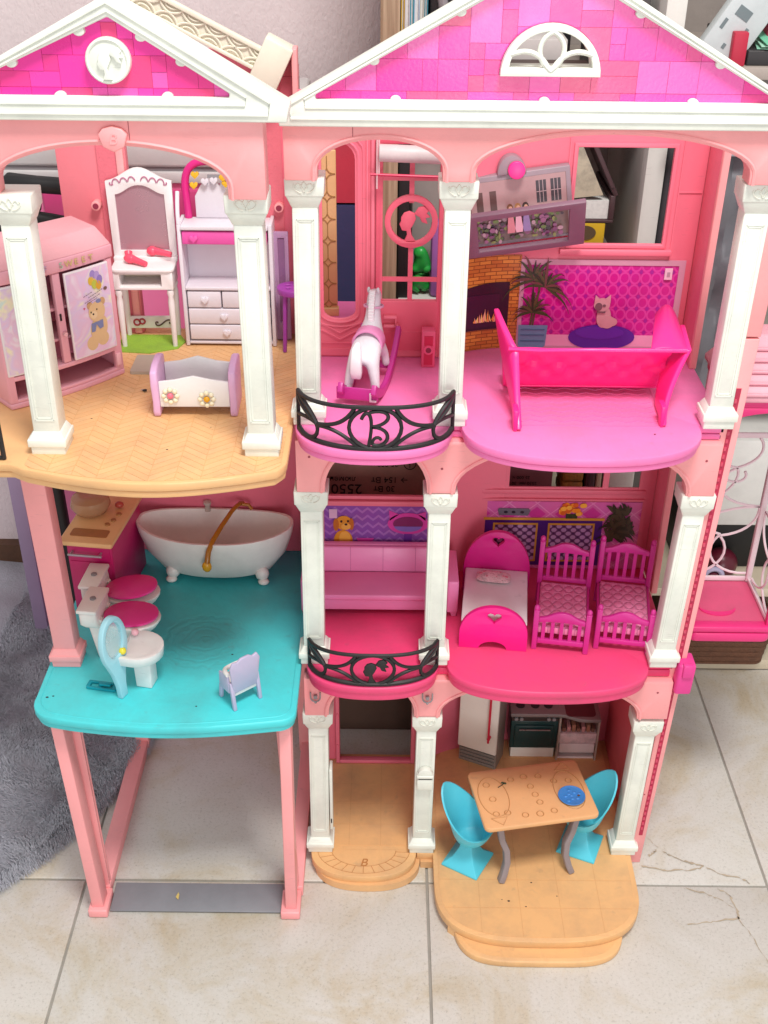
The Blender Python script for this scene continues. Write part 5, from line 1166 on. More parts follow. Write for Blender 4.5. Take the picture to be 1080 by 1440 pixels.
ring_ = lambda ry, rz_, n=26: [(ry*math.sin(2*math.pi*k/n), .074+rz_*math.cos(2*math.pi*k/n)) for k in range(n)]
MB(T(0,0,0,ry=-3)).prism([(-.0055,0),(.0055,0),(.0060,.016),(.0100,.034)]+[(.0205*math.sin(R(a)), .070-.0330*math.cos(R(a))) for a in range(46, 315, 12)]+[(-.0100,.034),(-.0060,.016)], 'YZ', -.0030, .0030, holes=[ring_(.0140, .0220)]).build('frame', PBL, ms, bevel=.0010)
MB(T(0,0,0,ry=-3)).prism(ring_(.0137, .0217), 'YZ', -.0006, .0006).build('glass', plastic('hazy mirror film', '#BFE3EA', .2, alpha=.35), ms)
# turquoise clip
cp = thing('hair_clip', 'translucent turquoise plastic clip lying on the bathroom floor', 'clip', (-.3040, -.049, .3232), -10)
CLP = plastic('clear turquoise plastic', '#0F9FB0', .15, alpha=.85)
MB().prism(rrect(-.017,.017,-.006,.006,.002), 'XY', 0, .003, holes=[rrect(-.013,-.004,-.0035,.0035,.001), rrect(.000,.012,-.0035,.0035,.001)]).build('clip_frame', CLP, cp, bevel=.0006); MB().box(-.003,.010,-.0025,.0025,.0032,.0060).build('clip_tab', CLP, cp, bevel=.0006)
# lilac chair
lc = thing('lilac_chair', 'little lilac and white toy chair with scalloped back on turquoise floor', 'chair', (-.1555, -.0590, .3228), 40)
LC = plastic('grey lilac chair plastic', '#B9B2CE', .4, .08)
bk = [(-.0175,.006),(.0175,.006),(.0185,.058),(.0150,.0630),(.0095,.0610),(.0050,.0645),(-.0050,.0645),(-.0095,.0610),(-.0150,.0630),(-.0185,.058)]
MB(T(0,-.014,0,rx=4)).prism([(-.0150,.0200),(.0150,.0200),(.0185,.056)]+bk[3:-1]+[(-.0185,.056)], 'XZ', -.0015, .0015).build('backrest', LC, lc, bevel=.0008)
MB().prism(sup(0, -.010, .0175, -.026, 14)+[(.0175,-.012),(-.0175,-.012)], 'XY', .0190, .0230).build('seat', WHITE, lc, bevel=.001)
MB().box(-.0150,.0150,-.0155,-.0125,.0150,.0190).build('rear_rail', WHITE, lc, bevel=.0006)
for s in (-1, 1):
    MB().frustum(tuple(sorted((s*.0140, s*.0180)))+(-.0205,-.0165), 0, tuple(sorted((s*.0140, s*.0180)))+(-.0160,-.0120), .034).build('leg', LC, lc, bevel=.0006)
    MB().frustum(tuple(sorted((s*.0130, s*.0165)))+(.0080,.0125), 0, tuple(sorted((s*.0130, s*.0165)))+(.0050,.0100), .0190).build('leg', LC, lc, bevel=.0006)
mb = MB(); mb.tube([(.0175*math.cos(R(a)), -.012+.020*math.sin(R(a)), .040+.004*math.cos(R(2*a))) for a in range(0, 181, 12)], .0026, 8); mb.build('armrest', WHITE, lc)
for s in (-1, 1): MB().prism([(-.013,.020),(.006,.020),(.005,.040),(-.012,.044)], 'YZ', *sorted((s*.0160, s*.0185))).build('side_panel', LC, lc, bevel=.0006)
# lounge sofa
so = thing('lounge_sofa', 'wide pink plastic toy sofa between the two white columns', 'sofa', (-.0040, .080, .3242), 0)
SP = plastic('rose pink plastic', '#F28CC0', .32, .06, 16, .04)
MB().box(-.0790,.0790,.004,.070,.008,.0235).build('base', SP, so, bevel=.0015)
MB().box(-.0785,.0785,.000,.050,.0238,.0320).build('seat_cushion', SP, so, bevel=.0024)
MB(T(0,.050,.030,rx=-12)).box(-.0785,.0785,0,.010,0,.0330).build('back_cushion', SP, so, bevel=.0024)
for x in (-.036,.003,.042): MB(T(0,.050,.030,rx=-12)).box(x,x+.0008,-.0003,.004,.002,.0325).build('seam', plastic('rose seam', '#D873A8', .5), so)
MB().box(-.0790,.0790,.063,.0705,.024,.062).build('backrest', SP, so, bevel=.0015)
for s in (-1, 1):
    MB().box(*sorted((s*.0792, s*.0920)),.000,.068,.008,.0520).build('arm', SP, so, bevel=.0016)
    for yy in (.004,.060): MB().frustum(tuple(sorted((s*.0850, s*.0905)))+(yy,yy+.006), 0, tuple(sorted((s*.0830, s*.0918)))+(yy-.001,yy+.007), .008).build('leg', SP, so, bevel=.0008)
# heart bed
hb = thing('heart_bed', 'bright pink toy bed with heart cut-outs, white sheet and lace pillow', 'bed', (.1310, .080, .3242), -6)
BP = plastic('bed hot pink plastic', '#F21C8C', .3, .05)
def board(zt, w_, foot=True):
    p = [(-w_,0)]
    if foot: p += [(-.016,0)]+[(q[0], q[1]) for q in arc(0,0,.016,.0105,180,0,10)][1:-1]+[(.016,0)]
    return p+[(w_,0)]+[(q[0], q[1]) for q in arc(0, zt*.36, w_, zt*.64, 0, 180, 22)]
MB().prism(board(.058,.0385), 'XZ', -.058, -.052, holes=[heart(0,.0440,.0165)]).build('footboard', BP, hb, bevel=.0012)
MB().prism(board(.087,.0400,False), 'XZ', .054, .060, holes=[heart(0,.0735,.0150)]).build('headboard', plastic('bed deep pink plastic', '#D61883', .3), hb, bevel=.0012)
MB().box(-.0365,.0365,-.0518,.0538,.016,.0300).build('bed_base', BP, hb, bevel=.001); MB().box(-.0372,.0372,-.0516,.0536,.0302,.0345).build('sheet', plastic('white sheet', '#F0EAEC', .6, .12), hb, bevel=.0014)
pw = tag(MB(T(.1310,.112,.3595,rz=-10)).rings([[(x*.0205*q, y_*.0110*q, z_) for x, y_ in [(math.cos(t)*abs(math.cos(t))**-.5 if abs(math.cos(t)) > 1e-3 else 0, math.sin(t)*abs(math.sin(t))**-.5 if abs(math.sin(t)) > 1e-3 else 0) for t in [2*math.pi*k/24+.03 for k in range(24)]]] for q, z_ in ((.75,0),(1,.0022),(1.0,.0032),(.72,.0062),(.3,.0072))]).build('lace_pillow', plastic('lace pink dotted cloth', '#EFC6CC', .8, .5, 160, .6, 500)), 'tiny pink dotted lace pillow on the white bed sheet', 'pillow')
for k in range(9): MB(T(.1310,.112,.3595,rz=-10)).ball((-.015+.0038*k, .005*math.sin(k*2.3), .0058-.0000*k), .0022, .0022, .0012, 8).build('printed_dot', plastic('dusty rose dot', '#D8788C', .8), pw)
# cots
CT = plastic('cot orchid plastic', '#CF2F90', .32, .06); QP = plastic('quilted pink pad', '#F892BE', .45, .08)
def wavy(m):
    def f(nt, tc):
        sp = nn(nt, 'ShaderNodeSeparateXYZ'); nt.links.new(tc.outputs['Object'], sp.inputs[0])
        q = math_(nt, 'ABSOLUTE', math_(nt, 'SINE', math_(nt, 'ADD', math_(nt, 'MULTIPLY', sp.outputs[1], 190), math_(nt, 'MULTIPLY', math_(nt, 'SINE', math_(nt, 'MULTIPLY', sp.outputs[0], 260)), 1.3))))
        q2 = math_(nt, 'ABSOLUTE', math_(nt, 'SINE', math_(nt, 'SUBTRACT', math_(nt, 'MULTIPLY', sp.outputs[1], 190), math_(nt, 'MULTIPLY', math_(nt, 'SINE', math_(nt, 'MULTIPLY', sp.outputs[0], 260)), 1.3))))
        return math_(nt, 'MINIMUM', math_(nt, 'POWER', q, .4), math_(nt, 'POWER', q2, .4))
    return height_bump(m, f, .8, .003)
wavy(QP)
def cot(label, loc, rz):
    t = thing('cot', label, 'cot', loc, rz, 'magenta cots in the bedroom'); a = .0290
    for yy, zt, zl in ((-.047, .060, .012), (.047, .092, .034)):
        for s in (-1, 1):
            p = MB().box(s*a-.0030, s*a+.0030, yy-.0030, yy+.0030, 0, zt-.006).build('post', CT, t, bevel=.0009)
            MB().ball((s*a, yy, zt-.0035), .0032, .0032, .0042, 10).build('finial', CT, p); MB().ball((s*a, yy, zt-.0068), .0036, .0036, .0016, 10).build('collar', CT, p)
        hi = zt-.016
        pts_ = [(-a+.0032, hi-.006)]+[(p[0], p[1]) for p in bez((-a+.0032,hi),(-.012,hi+.002),(-.012,hi+.009),(0,hi+.009),8)]+[(p[0], p[1]) for p in bez((0,hi+.009),(.012,hi+.009),(.012,hi+.002),(a-.0032,hi),8)][1:]+[(a-.0032, hi-.006)]+[(p[0], p[1]) for p in bez((a-.0032,hi-.006),(.012,hi-.003),(-.012,hi-.003),(-a+.0032,hi-.006),8)][1:-1]
        MB().prism(pts_, 'XZ', yy-.0022, yy+.0022).build('top_rail', CT, t, bevel=.0007); MB().box(-a+.0032, a-.0032, yy-.0021, yy+.0021, zl-.003, zl+.003).build('bottom_rail', CT, t, bevel=.0007)
        for k in range(5):
            x = -.0200+.0100*k; MB().box(x-.0020, x+.0020, yy-.0016, yy+.0016, zl+.0028, hi-.001).build('slat', CT, t)
    for s in (-1, 1): MB().box(*sorted((s*(a-.0015), s*(a+.0015))), -.0438, .0438, .018, .028).build('side_rail', CT, t, bevel=.0007)
    MB().box(-a+.0018, a-.0018, -.0445, .0445, .0200, .0300).build('mattress', QP, t, bevel=.002)
    return t
cot('magenta slatted toy cot with quilted pad between the heart bed and the other cot', (.2085, .0680, .3242), -9)
cot('magenta slatted toy cot with quilted pad nearest the right column', (.2795, .0700, .3242), -9)

# ================================================================== GROUND STOREY TOYS
tt = thing('dining_table', 'tan toy dining table with grey curved legs and embossed place settings', 'table', (.1840, .000, .0212), 10.5)
TT = plastic('tan table plastic', '#E2AC78', .42, .10, 20, .05); GL = plastic('warm grey plastic', '#8C8286', .35, .06)
top_ = MB().prism(rrect(-.0705, .0705, -.0475, .0475, .007), 'XY', .0925, .0990).build('tabletop', TT, tt, bevel=.0016)
mb = MB(); Zt = .0991
for (x, yy, r_) in [(-.052,.022,.004),(-.050,-.002,.004),(-.052,-.026,.0038),(-.038,-.026,.0038),(-.020,.026,.0038),(-.003,.028,.0042),(.015,.026,.0038),(.001,.011,.0038),(.003,-.003,.0038),(.005,-.016,.0038),(-.018,-.033,.0038),(.000,-.034,.0042),(.018,-.032,.0038),(.032,.015,.0038),(.050,.013,.0038),(.045,-.002,.0036)]: mb.tube([(x+r_*math.cos(R(a)), yy+r_*math.sin(R(a)), Zt) for a in range(0, 360, 30)], .0006, 5, closed=True)
for cx, s in ((-.048,1),(.046,-1)):
    mb.tube([(cx+.018*math.cos(R(a)), s*.002+.032*math.sin(R(a)), Zt) for a in range(0, 360, 15)], .0005, 5, closed=True)
    mb.tube([(cx-s*.002+p[0], -s*.036+s*p[1], Zt) for p in ((-.010,.004),(.010,.004),(.002,-.008),(-.010,.004))], .0005, 5)
tag(mb.build('embossed_pattern', plastic('tan emboss plastic', '#BE8650', .45), top_), kind='stuff')
for sx in (-1, 1):
    for sy in (-1, 1):
        c = [(sx*p[0], p[2] if False else sy*p[1], p[2]) for p in ((.044,.030,.0925),(.047,.030,.078),(.044,.031,.060),(.038,.033,.044),(.037,.036,.026),(.041,.040,.010),(.045,.043,.0))]
        mb = MB(); mb.tube(c, .004, 4, flat=(.0055, .0038)); mb.build('leg', GL, tt, bevel=.0014)
mb = MB()
tag(thing('herb_sprig', 'tiny dried herb crumb lying on the left of the tan tabletop', 'crumb', (.1480, .012, .1204), 20))
sprig = [o for o in bpy.data.objects if o.name.startswith('herb_sprig')][0]
mb.tube([(-.006,-.002,.0006),(0,0,.0008),(.006,.003,.0006)], .0005, 5); mb.build('stalk', BLACK, sprig)
for x, yy in ((.003,.003),(.005,.001),(.002,.0035)): MB().ball((x, yy, .0010), .0016, .0012, .0008, 7).build('leaf', plastic('dark green crumb', '#3C4A2C', .7), sprig)
SKY = plastic('aqua chair plastic', '#52C8DE', .33, .06, 16, .03)
def chair(label, loc, rz, brz=0):
    t = thing('tulip_chair', label, 'chair', loc, rz, 'aqua chairs at the dining table')
    MB(T(rz=brz)).rings([[(-.0245,-.0245,0),(.0245,-.0245,0),(.0245,.0245,0),(-.0245,.0245,0)], [(-.0245,-.0245,.003),(.0245,-.0245,.003),(.0245,.0245,.003),(-.0245,.0245,.003)], [(-.0145,-.0145,.012),(.0145,-.0145,.012),(.0145,.0145,.012),(-.0145,.0145,.012)], [(-.0085,-.0085,.026),(.0085,-.0085,.026),(.0085,.0085,.026),(-.0085,.0085,.026)], [(-.0072,-.0072,.038),(.0072,-.0072,.038),(.0072,.0072,.038),(-.0072,.0072,.038)]]).build('pedestal', SKY, t, bevel=.0010)
    # scooped shell: bowl whose rim climbs to a high back (local -x is the back)
    n, m = 32, 7; outer, inner = [], []
    for j in range(m+1):
        v = j/m; ro, ri = [], []
        for i in range(n):
            a = 2*math.pi*i/n; c, s = math.cos(a), math.sin(a); back = max(0, -c)
            rim = .0640+.0110*back**.6*0+.0480*(.5-.5*c)**2.2-.004*abs(s)
            rad = .0065+(.0300-.0065)*v**.62; z_ = .0370+(rim-.0370)*v**1.75
            ln = -.0080*max(0, z_-.070)/.04
            ro.append((c*rad*1.02+ln, s*rad*.98, z_)); k = (rad-.0022)/rad if v > 0 else .6
            ri.append((c*rad*1.02*k+ln, s*rad*.98*k, z_+.0022*(1-v)))
        outer.append(ro); inner.append(ri)
    MB().rings(outer+inner[::-1], True, True).build('shell', SKY, t)
    MB().lathe([(.0001,.0405),(.015,.0425),(.021,.0475)], (.002,0,0), 20, cap=False).build('seat_pad', SKY, t)
    return t
chair('aqua tulip toy chair at the left end of the dining table', (.1090, -.0170, .0212), -30)
chair('aqua tulip toy chair at the right end of the dining table by the column', (.2530, .0090, .0212), 205, 42)
pl = thing('plate', 'round blue embossed toy plate on the tan dining table', 'plate', (.2310, -.006, .1204), 0)
PL = plastic('blue plate plastic', '#3F86CF', .3, .08, 60, .1); MB().lathe([(.011,0),(.0150,.0012),(.0165,.0030),(.0158,.0033),(.0135,.0022),(.0001,.0020)], (0,0,0), 28).build('dish', PL, pl)
for k in range(9): MB().ball((.0085*math.cos(k*2.4)*(k/9)**.5*1.3, .0085*math.sin(k*2.4)*(k/9)**.5*1.3, .0024), .0024, .0019, .0010, 8).build('embossed_food', PL, pl)
MB().ball((.0085,.000,.0030), .0018, .0013, .0008, 8).build('brown_stain', plastic('brown speck', '#5A3A22', .6), pl)
# fridge
fr_ = thing('fridge', 'cream toy fridge with long red handle behind the dining table', 'fridge', (.1370, .1640, .0212), -24)
FW = plastic('cream fridge plastic', '#EDE5DB', .35, .08, 16, .04)
MB().box(-.0270,.0270,-.0150,.0180,.0,.200).build('body', plastic('grey fridge plastic', '#857B74', .4), fr_, bevel=.0015)
MB().box(-.0275,.0275,-.0205,-.0155,.0300,.198).build('door', FW, fr_, bevel=.0018)
for k in range(4): MB().box(-.0250,.0250,-.0166,-.0152,.004+.006*k,.0070+.006*k).build('grille_slat', MATS['grey fridge plastic'], fr_, bevel=.0005)
hd = MB(); hd.tube([(.0175,-.0265,.0560),(.0175,-.0265,.1550)], .0016, 8); hd = hd.build('handle', plastic('red handle plastic', '#C81F3F', .3), fr_)
for z_ in (.062,.149): MB().tube([(.0175,-.0205,z_),(.0175,-.0265,z_)], .0024, 8).build('handle_mount', MATS['red handle plastic'], hd)
# cooker with grey worktop
ck = thing('cooker', 'dark teal toy oven under a grey worktop in the kitchen corner', 'oven', (.2080, .1660, .0212), 0)
TL = plastic('dark teal plastic', '#123C3D', .3, .06); WG = plastic('warm grey worktop', '#857574', .35, .06)
MB().box(-.0300,.0300,.000,.032,.0,.0170).build('plinth_drawer', FW, ck, bevel=.0012)
MB().box(-.0320,.0320,-.0010,.032,.0175,.0665).build('oven_body', TL, ck, bevel=.0012); MB().box(-.0270,.0260,-.0035,-.0012,.0200,.0600).build('oven_door', TL, ck, bevel=.001)
mb = MB(); mb.tube([(-.021,-.0060,.0545),(.021,-.0060,.0545)], .0010, 6); h_ = mb.build('oven_handle', plastic('silver bar', '#A7B0B0', .25, metal=.6), ck)
MB().box(-.0320,.0320,-.0020,.032,.0670,.0770).build('control_panel', plastic('dark slate plastic', '#3A3334', .3), ck, bevel=.0008)
for x in (-.026,-.019,.018,.025): MB().tube([(x,-.002,.0720),(x,-.0045,.0720)], .0026, 10).build('dial', GREY, ck)
MB().prism([(-.0340,-.006),(.0300,-.006)]+[(p[0], p[1]) for p in bez((.030,-.006),(.045,-.006),(.050,-.016),(.066,-.016),8)][1:]+[(.0860,-.016),(.0860,.0325),(-.0340,.0325)], 'XY', .0775, .0830).build('worktop', WG, ck, bevel=.0012)
for x in (-.020,.000,.018): MB().lathe([(.006,.0830),(.006,.0842),(.0001,.0843)], (x,.012,0), 14).build('hob_ring', BLACK, ck)
MB().prism(rrect(.0400,.0800,-.010,.026,.006), 'XY', .0828, .0836).build('sink_recess', plastic('oxblood plastic', '#5A2428', .35), ck)
bk_ = thing('kitchen_drawer', 'white toy kitchen drawer filled with pink and brown groceries', 'drawer', (.2700, .1600, .0212), 0)
MB().box(-.0260,.0220,.0,.030,.014,.030).build('drawer_front', plastic('pink white plastic', '#E8D8D8', .4), bk_, bevel=.001); MB().box(-.0270,.0230,.001,.030,.0305,.0480).build('drawer_box', plastic('groceries print', '#E9CCD0', .4, .5, 70), bk_, bevel=.001)
for k in range(7): MB().box(-.0240+.0066*k,-.0190+.0066*k,.004,.022,.0485,.0545+.003*(k % 3)).build('grocery_box', plastic('grocery %d' % (k % 3), ['#8A5A4A','#C98A8A','#A8705A'][k % 3], .5, .3), bk_, bevel=.0006)
for s in (-1, 1): MB().box(-.002+s*.0265-.0012,-.002+s*.0265+.0012,.0,.031,.0,.0760).build('side_panel', plastic('clear panel plastic', '#CBB8AC', .25, alpha=.7), bk_)
MB().box(-.0270,.0230,.004,.030,.0,.0035).build('base', MATS['pink white plastic'], bk_)

# ================================================================== AROUND THE HOUSE
# lift cabin on the right
lf_ = thing('lift_cabin', 'pink toy lift cabin with white looping lattice walls beside the house', 'lift', (.4150, .122, .318), 0)
LFP = plastic('lift floor pink', '#D8577F', .45, .14); LPK = plastic('lift hot pink', '#E6327E', .35, .06); LAT = plastic('pinkish white lattice', '#EBD8DE', .3, .05)
o = MB().prism(rrect(-.052,.044,-.050,.050,.010), 'XY', -.004, .003).build('floor', LFP, lf_, bevel=.001)
MB().prism(rrect(-.0535,.0455,-.052,.052,.011), 'XY', -.0175, -.0045).build('floor_rim', LPK, o, bevel=.0025); MB().prism(rrect(-.0535,.0455,-.052,-.038,.006), 'XY', -.003, .0042).build('front_lip', LPK, o, bevel=.001)
MB().prism(arc(-.012,-.012,.022,.016,190,350,12)+[(q[0], q[1]) for q in reversed(arc(-.012,-.010,.022,.011,190,350,12))], 'XY', .0032, .0046).build('floor_mark', LPK, o)
for x, yy in ((.040,.046),(.0405,-.044),(-.050,.046)):
    MB().box(x-.0035,x+.0035,yy-.0035,yy+.0035,.004,.300).build('corner_post', LAT if yy > 0 else LPK, lf_, bevel=.001)
MB().box(-.0465,.0365,.0445,.0475,.004,.0105).build('bottom_rail', LAT, lf_, bevel=.0008); MB().box(-.0465,.0365,.0445,.0475,.2050,.2115).build('top_rail', LAT, lf_, bevel=.0008); MB().box(.0385,.0425,-.0405,.0425,.004,.0095).build('bottom_rail', LAT, lf_, bevel=.0008)
def lat(P, segs, par, r_=.0017):
    mb = MB()
    for s in segs: mb.tube([P(*q) for q in bez(*s, 10)], r_, 6)
    return mb.build('lattice', LAT, par)
loops = [((-.045,.010),(-.010,.012),(.020,.040),(-.005,.070),),((.036,.015),(.000,.012),(-.030,.045),(-.005,.072)),((-.005,.070),(.030,.075),(.038,.095),(.036,.112)),((-.005,.072),(-.040,.080),(-.030,.110),(.036,.112)),((.036,.112),(-.020,.115),(-.030,.150),(.000,.165)),((-.045,.115),(-.010,.118),(.010,.150),(.000,.165)),((.000,.165),(.030,.175),(.030,.195),(.020,.205)),((.000,.165),(-.030,.170),(-.035,.190),(-.020,.205)),((-.012,.150),(.002,.140),(.018,.150),(.010,.160))]
lat(lambda u, v: (u, .046, v), loops, lf_); lat(lambda u, v: (.0405, u*.95, v), loops, lf_, .0015)
rfm = MB().prism(rrect(-.056,.050,-.054,.054,.010), 'XY', .292, .300).build('ceiling', LPK, lf_, bevel=.0015)
MB().rings([[(-.058,-.058,.300),(.056,-.058,.300),(.056,.056,.300),(-.058,.056,.300)], [(-.058,-.058,.306),(.056,-.058,.306),(.056,.056,.306),(-.058,.056,.306)], [(-.030,.000,.352),(.030,.000,.352),(.030,.030,.352),(-.030,.030,.352)]]).build('roof', PW, rfm, bevel=.0015)
for k in range(5): MB().box(-.050+.004*k*0, .046, -.0585+.0105*k-.001, -.0560+.0105*k, .3075+.0083*k, .3105+.0083*k).build('roof_rib', PW, rfm, bevel=.0006)
vs = MB(); vs.prism([(-.054,.292)]+[(p[0], p[1]) for p in bez((-.054,.275),(-.030,.290),(.025,.290),(.048,.275),10)]+[(.048,.292)], 'XZ', -.0535, -.0505); vs.build('valance', LPK, lf_, bevel=.0006)

# round fluffy rug
from mathutils import noise as mnoise
FUR = plastic('blue grey fur fibre', '#BABCC6', .85, .3, 14, 0)
rug = thing('fluffy_rug', 'round blue grey fluffy rug on the tiles left of the house', 'rug', (-.803, .29, 0))
def lump(x, y): return .016*mnoise.noise(Vector((x*9, y*9, 1.3)))+.007*mnoise.noise(Vector((x*24, y*24, 4.1)))
def rz_(x, y):
    rr = math.hypot(x, y); e = max(0, min(1, (.478-rr)/.05)); return .004+.020*math.sqrt(e*(2-e))+lump(x, y)*e
N = 90; rs = []
for j in range(26):
    r_ = .478*(1-j/26)**.9 if j else .478
    rs.append([(r_*math.cos(2*math.pi*i/N), r_*math.sin(2*math.pi*i/N), rz_(r_*math.cos(2*math.pi*i/N), r_*math.sin(2*math.pi*i/N))-.003) for i in range(N)])
MB().rings([[(p[0], p[1], .0006) for p in rs[0]]]+rs).build('rug_body', plastic('blue grey rug backing', '#ADAFB9', .95, .3, 14, .4, 300), rug)
rf2 = random.Random(21); V, F_ = [], []; cnt = 0
while cnt < 170000:
    x, y = rf2.uniform(.20, .484), rf2.uniform(-.44, .40); rr = math.hypot(x, y)
    if rr > .480: continue
    cnt += 1
    a = 2.2*mnoise.noise(Vector((x*11, y*11, 7)))+1.1*mnoise.noise(Vector((x*40, y*40, 3)))-.9+rf2.gauss(0, .3); L = rf2.uniform(.006, .013); h = rf2.uniform(.002, .0075)
    if rr > .465: a = math.atan2(y, x)+rf2.gauss(0, .6)
    dx, dy = math.cos(a), math.sin(a); wd_ = rf2.uniform(.00022, .0005); b0 = rz_(x, y)-.003; i0 = len(V)
    V += [(x-dy*wd_, y+dx*wd_, b0), (x+dy*wd_, y-dx*wd_, b0), (x+dx*L*.55+dy*wd_*.8, y+dy*L*.55-dx*wd_*.8, b0+h), (x+dx*L*.55-dy*wd_*.8, y+dy*L*.55+dx*wd_*.8, b0+h), (x+dx*L, y+dy*L, max(.001, b0+h*.6 if rr < .465 else b0-.003))]
    F_ += [(i0, i0+1, i0+2, i0+3), (i0+3, i0+2, i0+4)]
me = bpy.data.meshes.new('pile'); me.from_pydata(V, [], F_); me.update(); me.materials.append(FUR); o = bpy.data.objects.new('pile', me); COL.objects.link(o); o.parent = rug; o['kind'] = 'stuff'
# ================================================================== BEHIND THE HOUSE
MB().box(-.0875, .0560, .1685, .345, .600, .616).build('rear_balcony_floor', PINKF, house, bevel=.0012)
lb_ = thing('lattice_board', 'tan plastic board with diamond lattice lines behind the tall arched window', 'board', (-.0690, .300, .6162), 1)
MB().box(-.0105,.0105,-.0025,.0025,0,.196).build('panel', plastic('light tan plastic', '#D9AC78', .45, .08), lb_, bevel=.001)
mb = MB()
for k in range(7):
    z_ = .014+.026*k
    for s in (-1, 1):
        mb.tube([(s*p[0], -.0028, z_+p[1]) for p in bez((0,.006),(.002,.001),(.004,.0005),(.0095,0),6)], .0007, 5); mb.tube([(s*p[0], -.0028, z_-p[1]) for p in bez((0,.006),(.002,.001),(.004,.0005),(.0095,0),6)], .0007, 5)
    mb.tube([(0,-.0028,z_+.006),(0,-.0028,z_+.020)], .0006, 5)
mb.build('lattice_lines', plastic('brown tan line', '#A97C48', .5), lb_)
MB().box(-.012,.012,-.006,.004,-.0002,.010).build('board_foot', MATS['light tan plastic'], lb_, bevel=.001)
tag(MB().box(-.095,-.016,.46,.52,.705,.815).build('red_box', plastic('cherry box', '#C83A4E', .4)), 'cherry red box high behind the arched window', 'box'); tag(MB().box(-.095,-.016,.455,.525,.0005,.702).build('navy_crate', plastic('navy crate', '#3A3E66', .5)), 'navy blue crate stack under the cherry red box', 'crate')
# skirting and shelf unit
tag(MB().box(-2.2, -.012, .640, .6595, 0, .05).build('skirting_board', plastic('brown wood skirting', '#5A3C28', .5, .3, 20, .1)), kind='structure')
def wood(name, c1, c2):
    m = plastic(name, c1, .5, 0, 8, .0); nt = m.node_tree; b = nt.nodes['Principled BSDF']; tc = nn(nt, 'ShaderNodeTexCoord'); mp = nn(nt, 'ShaderNodeMapping'); mp.inputs['Scale'].default_value = (60, 60, 2.2)
    n = nn(nt, 'ShaderNodeTexNoise'); n.inputs['Scale'].default_value = 4; n.inputs['Detail'].default_value = 5; nt.links.new(tc.outputs['Object'], mp.inputs[0]); nt.links.new(mp.outputs[0], n.inputs[0])
    mx = nn(nt, 'ShaderNodeMix', data_type='RGBA'); mx.inputs[6].default_value = (*lin(c1), 1); mx.inputs[7].default_value = (*lin(c2), 1); mr = nn(nt, 'ShaderNodeMapRange'); mr.inputs[1].default_value = .35; mr.inputs[2].default_value = .65
    nt.links.new(n.outputs['Fac'], mr.inputs[0]); nt.links.new(mr.outputs[0], mx.inputs[0]); nt.links.new(mx.outputs[2], b.inputs['Base Color']); return m
OAK = wood('pale oak laminate', '#B39A80', '#8F765E'); MEL = plastic('white melamine', '#DAD8D2', .4, .05); GRB = plastic('grey back panel', '#9A918C', .6, .15); CRM = plastic('cream laminate', '#CFC3AC', .45, .1)
bc = thing('bookcase', 'oak and white bookcase filled with folders and boxes behind the house', 'bookcase', (0, 0, 0))
MB().box(-.0100, .0125, .390, .645, 0, 1.30).build('side_panel', OAK, bc, bevel=.001)
MB().box(.3120, .3350, .388, .640, 0, 1.30).build('upright', MEL, bc, bevel=.001); MB().box(.86, .88, .388, .640, 0, 1.30).build('upright', MEL, bc, bevel=.001)
MB().box(.0126, .859, .641, .655, 0, 1.30).build('back_panel', GRB, bc)
for x0, x1, zs in ((.0127, .3118, (.150, .3200, .575, .8700)), (.3352, .8598, (.150, .520, .8880))):
    for z_ in zs: MB().box(x0, x1, .391, .640, z_-.014, z_).build('shelf', CRM if z_ < .4 else plastic('taupe shelf edge', '#A59A92', .5, .1), bc, bevel=.001)
MB().box(.0127, .8598, .386, .640, .0005, .0185).build('plinth', CRM, bc, bevel=.001)
def blk(name, label, cat, x0, x1, y0, y1, z0, z1, col, grp=None, rough=.5, dirt=.12, bevel=.0015, M=None, par=None):
    o = MB(M).box(x0, x1, y0, y1, z0, z1).build(name, plastic(name+' '+col, col, rough, dirt, 30, .04), par, bevel=bevel)
    if label: tag(o, label, cat, grp)
    return o
# upper left bay: folders and a black device
for k, (x0, x1, c, lab) in enumerate(((.0135,.0175,'#C9A21E','mustard yellow folder next to the oak bookcase side'),(.0178,.0235,'#C8C4CE','lilac white folder next to the yellow one'),(.0238,.0282,'#2F93A8','bright teal folder between two pale ones'),(.0285,.0345,'#AFC4D8','pale blue folder behind the white gable slope'),(.0348,.0398,'#B9BFB4','grey green folder behind the white gable slope'),(.0401,.0440,'#2A7F92','dark teal folder beside the black speaker'))):
    f_ = thing('folder', lab, 'folder', ((x0+x1)/2, .40, .8702), 0, 'folders on the top shelf'); h = (x1-x0)/2
    MB().box(-h, -h+.0010, 0, .19, 0, .215).build('cover', plastic('folder '+c, c, .4), f_); MB().box(h-.0010, h, 0, .19, 0, .215).build('cover', plastic('folder '+c, c, .4), f_); MB().box(-h+.0011, h-.0011, .004, .186, .003, .211).build('pages', plastic('paper white', '#DCDCD8', .7, .2, 200), f_)
sp_ = thing('speaker', 'black desk speaker with a grey ring on the top bookcase shelf', 'speaker', (.082, .40, .8702))
MB().box(-.036,.036,0,.12,0,.16).build('case', BLACK, sp_, bevel=.003); mb = MB(); mb.tube([(.012+.034*math.cos(R(a)), -.002, .088+.034*math.sin(R(a))) for a in range(0, 360, 15)], .006, 8, closed=True); mb.build('ring', GREY, sp_)
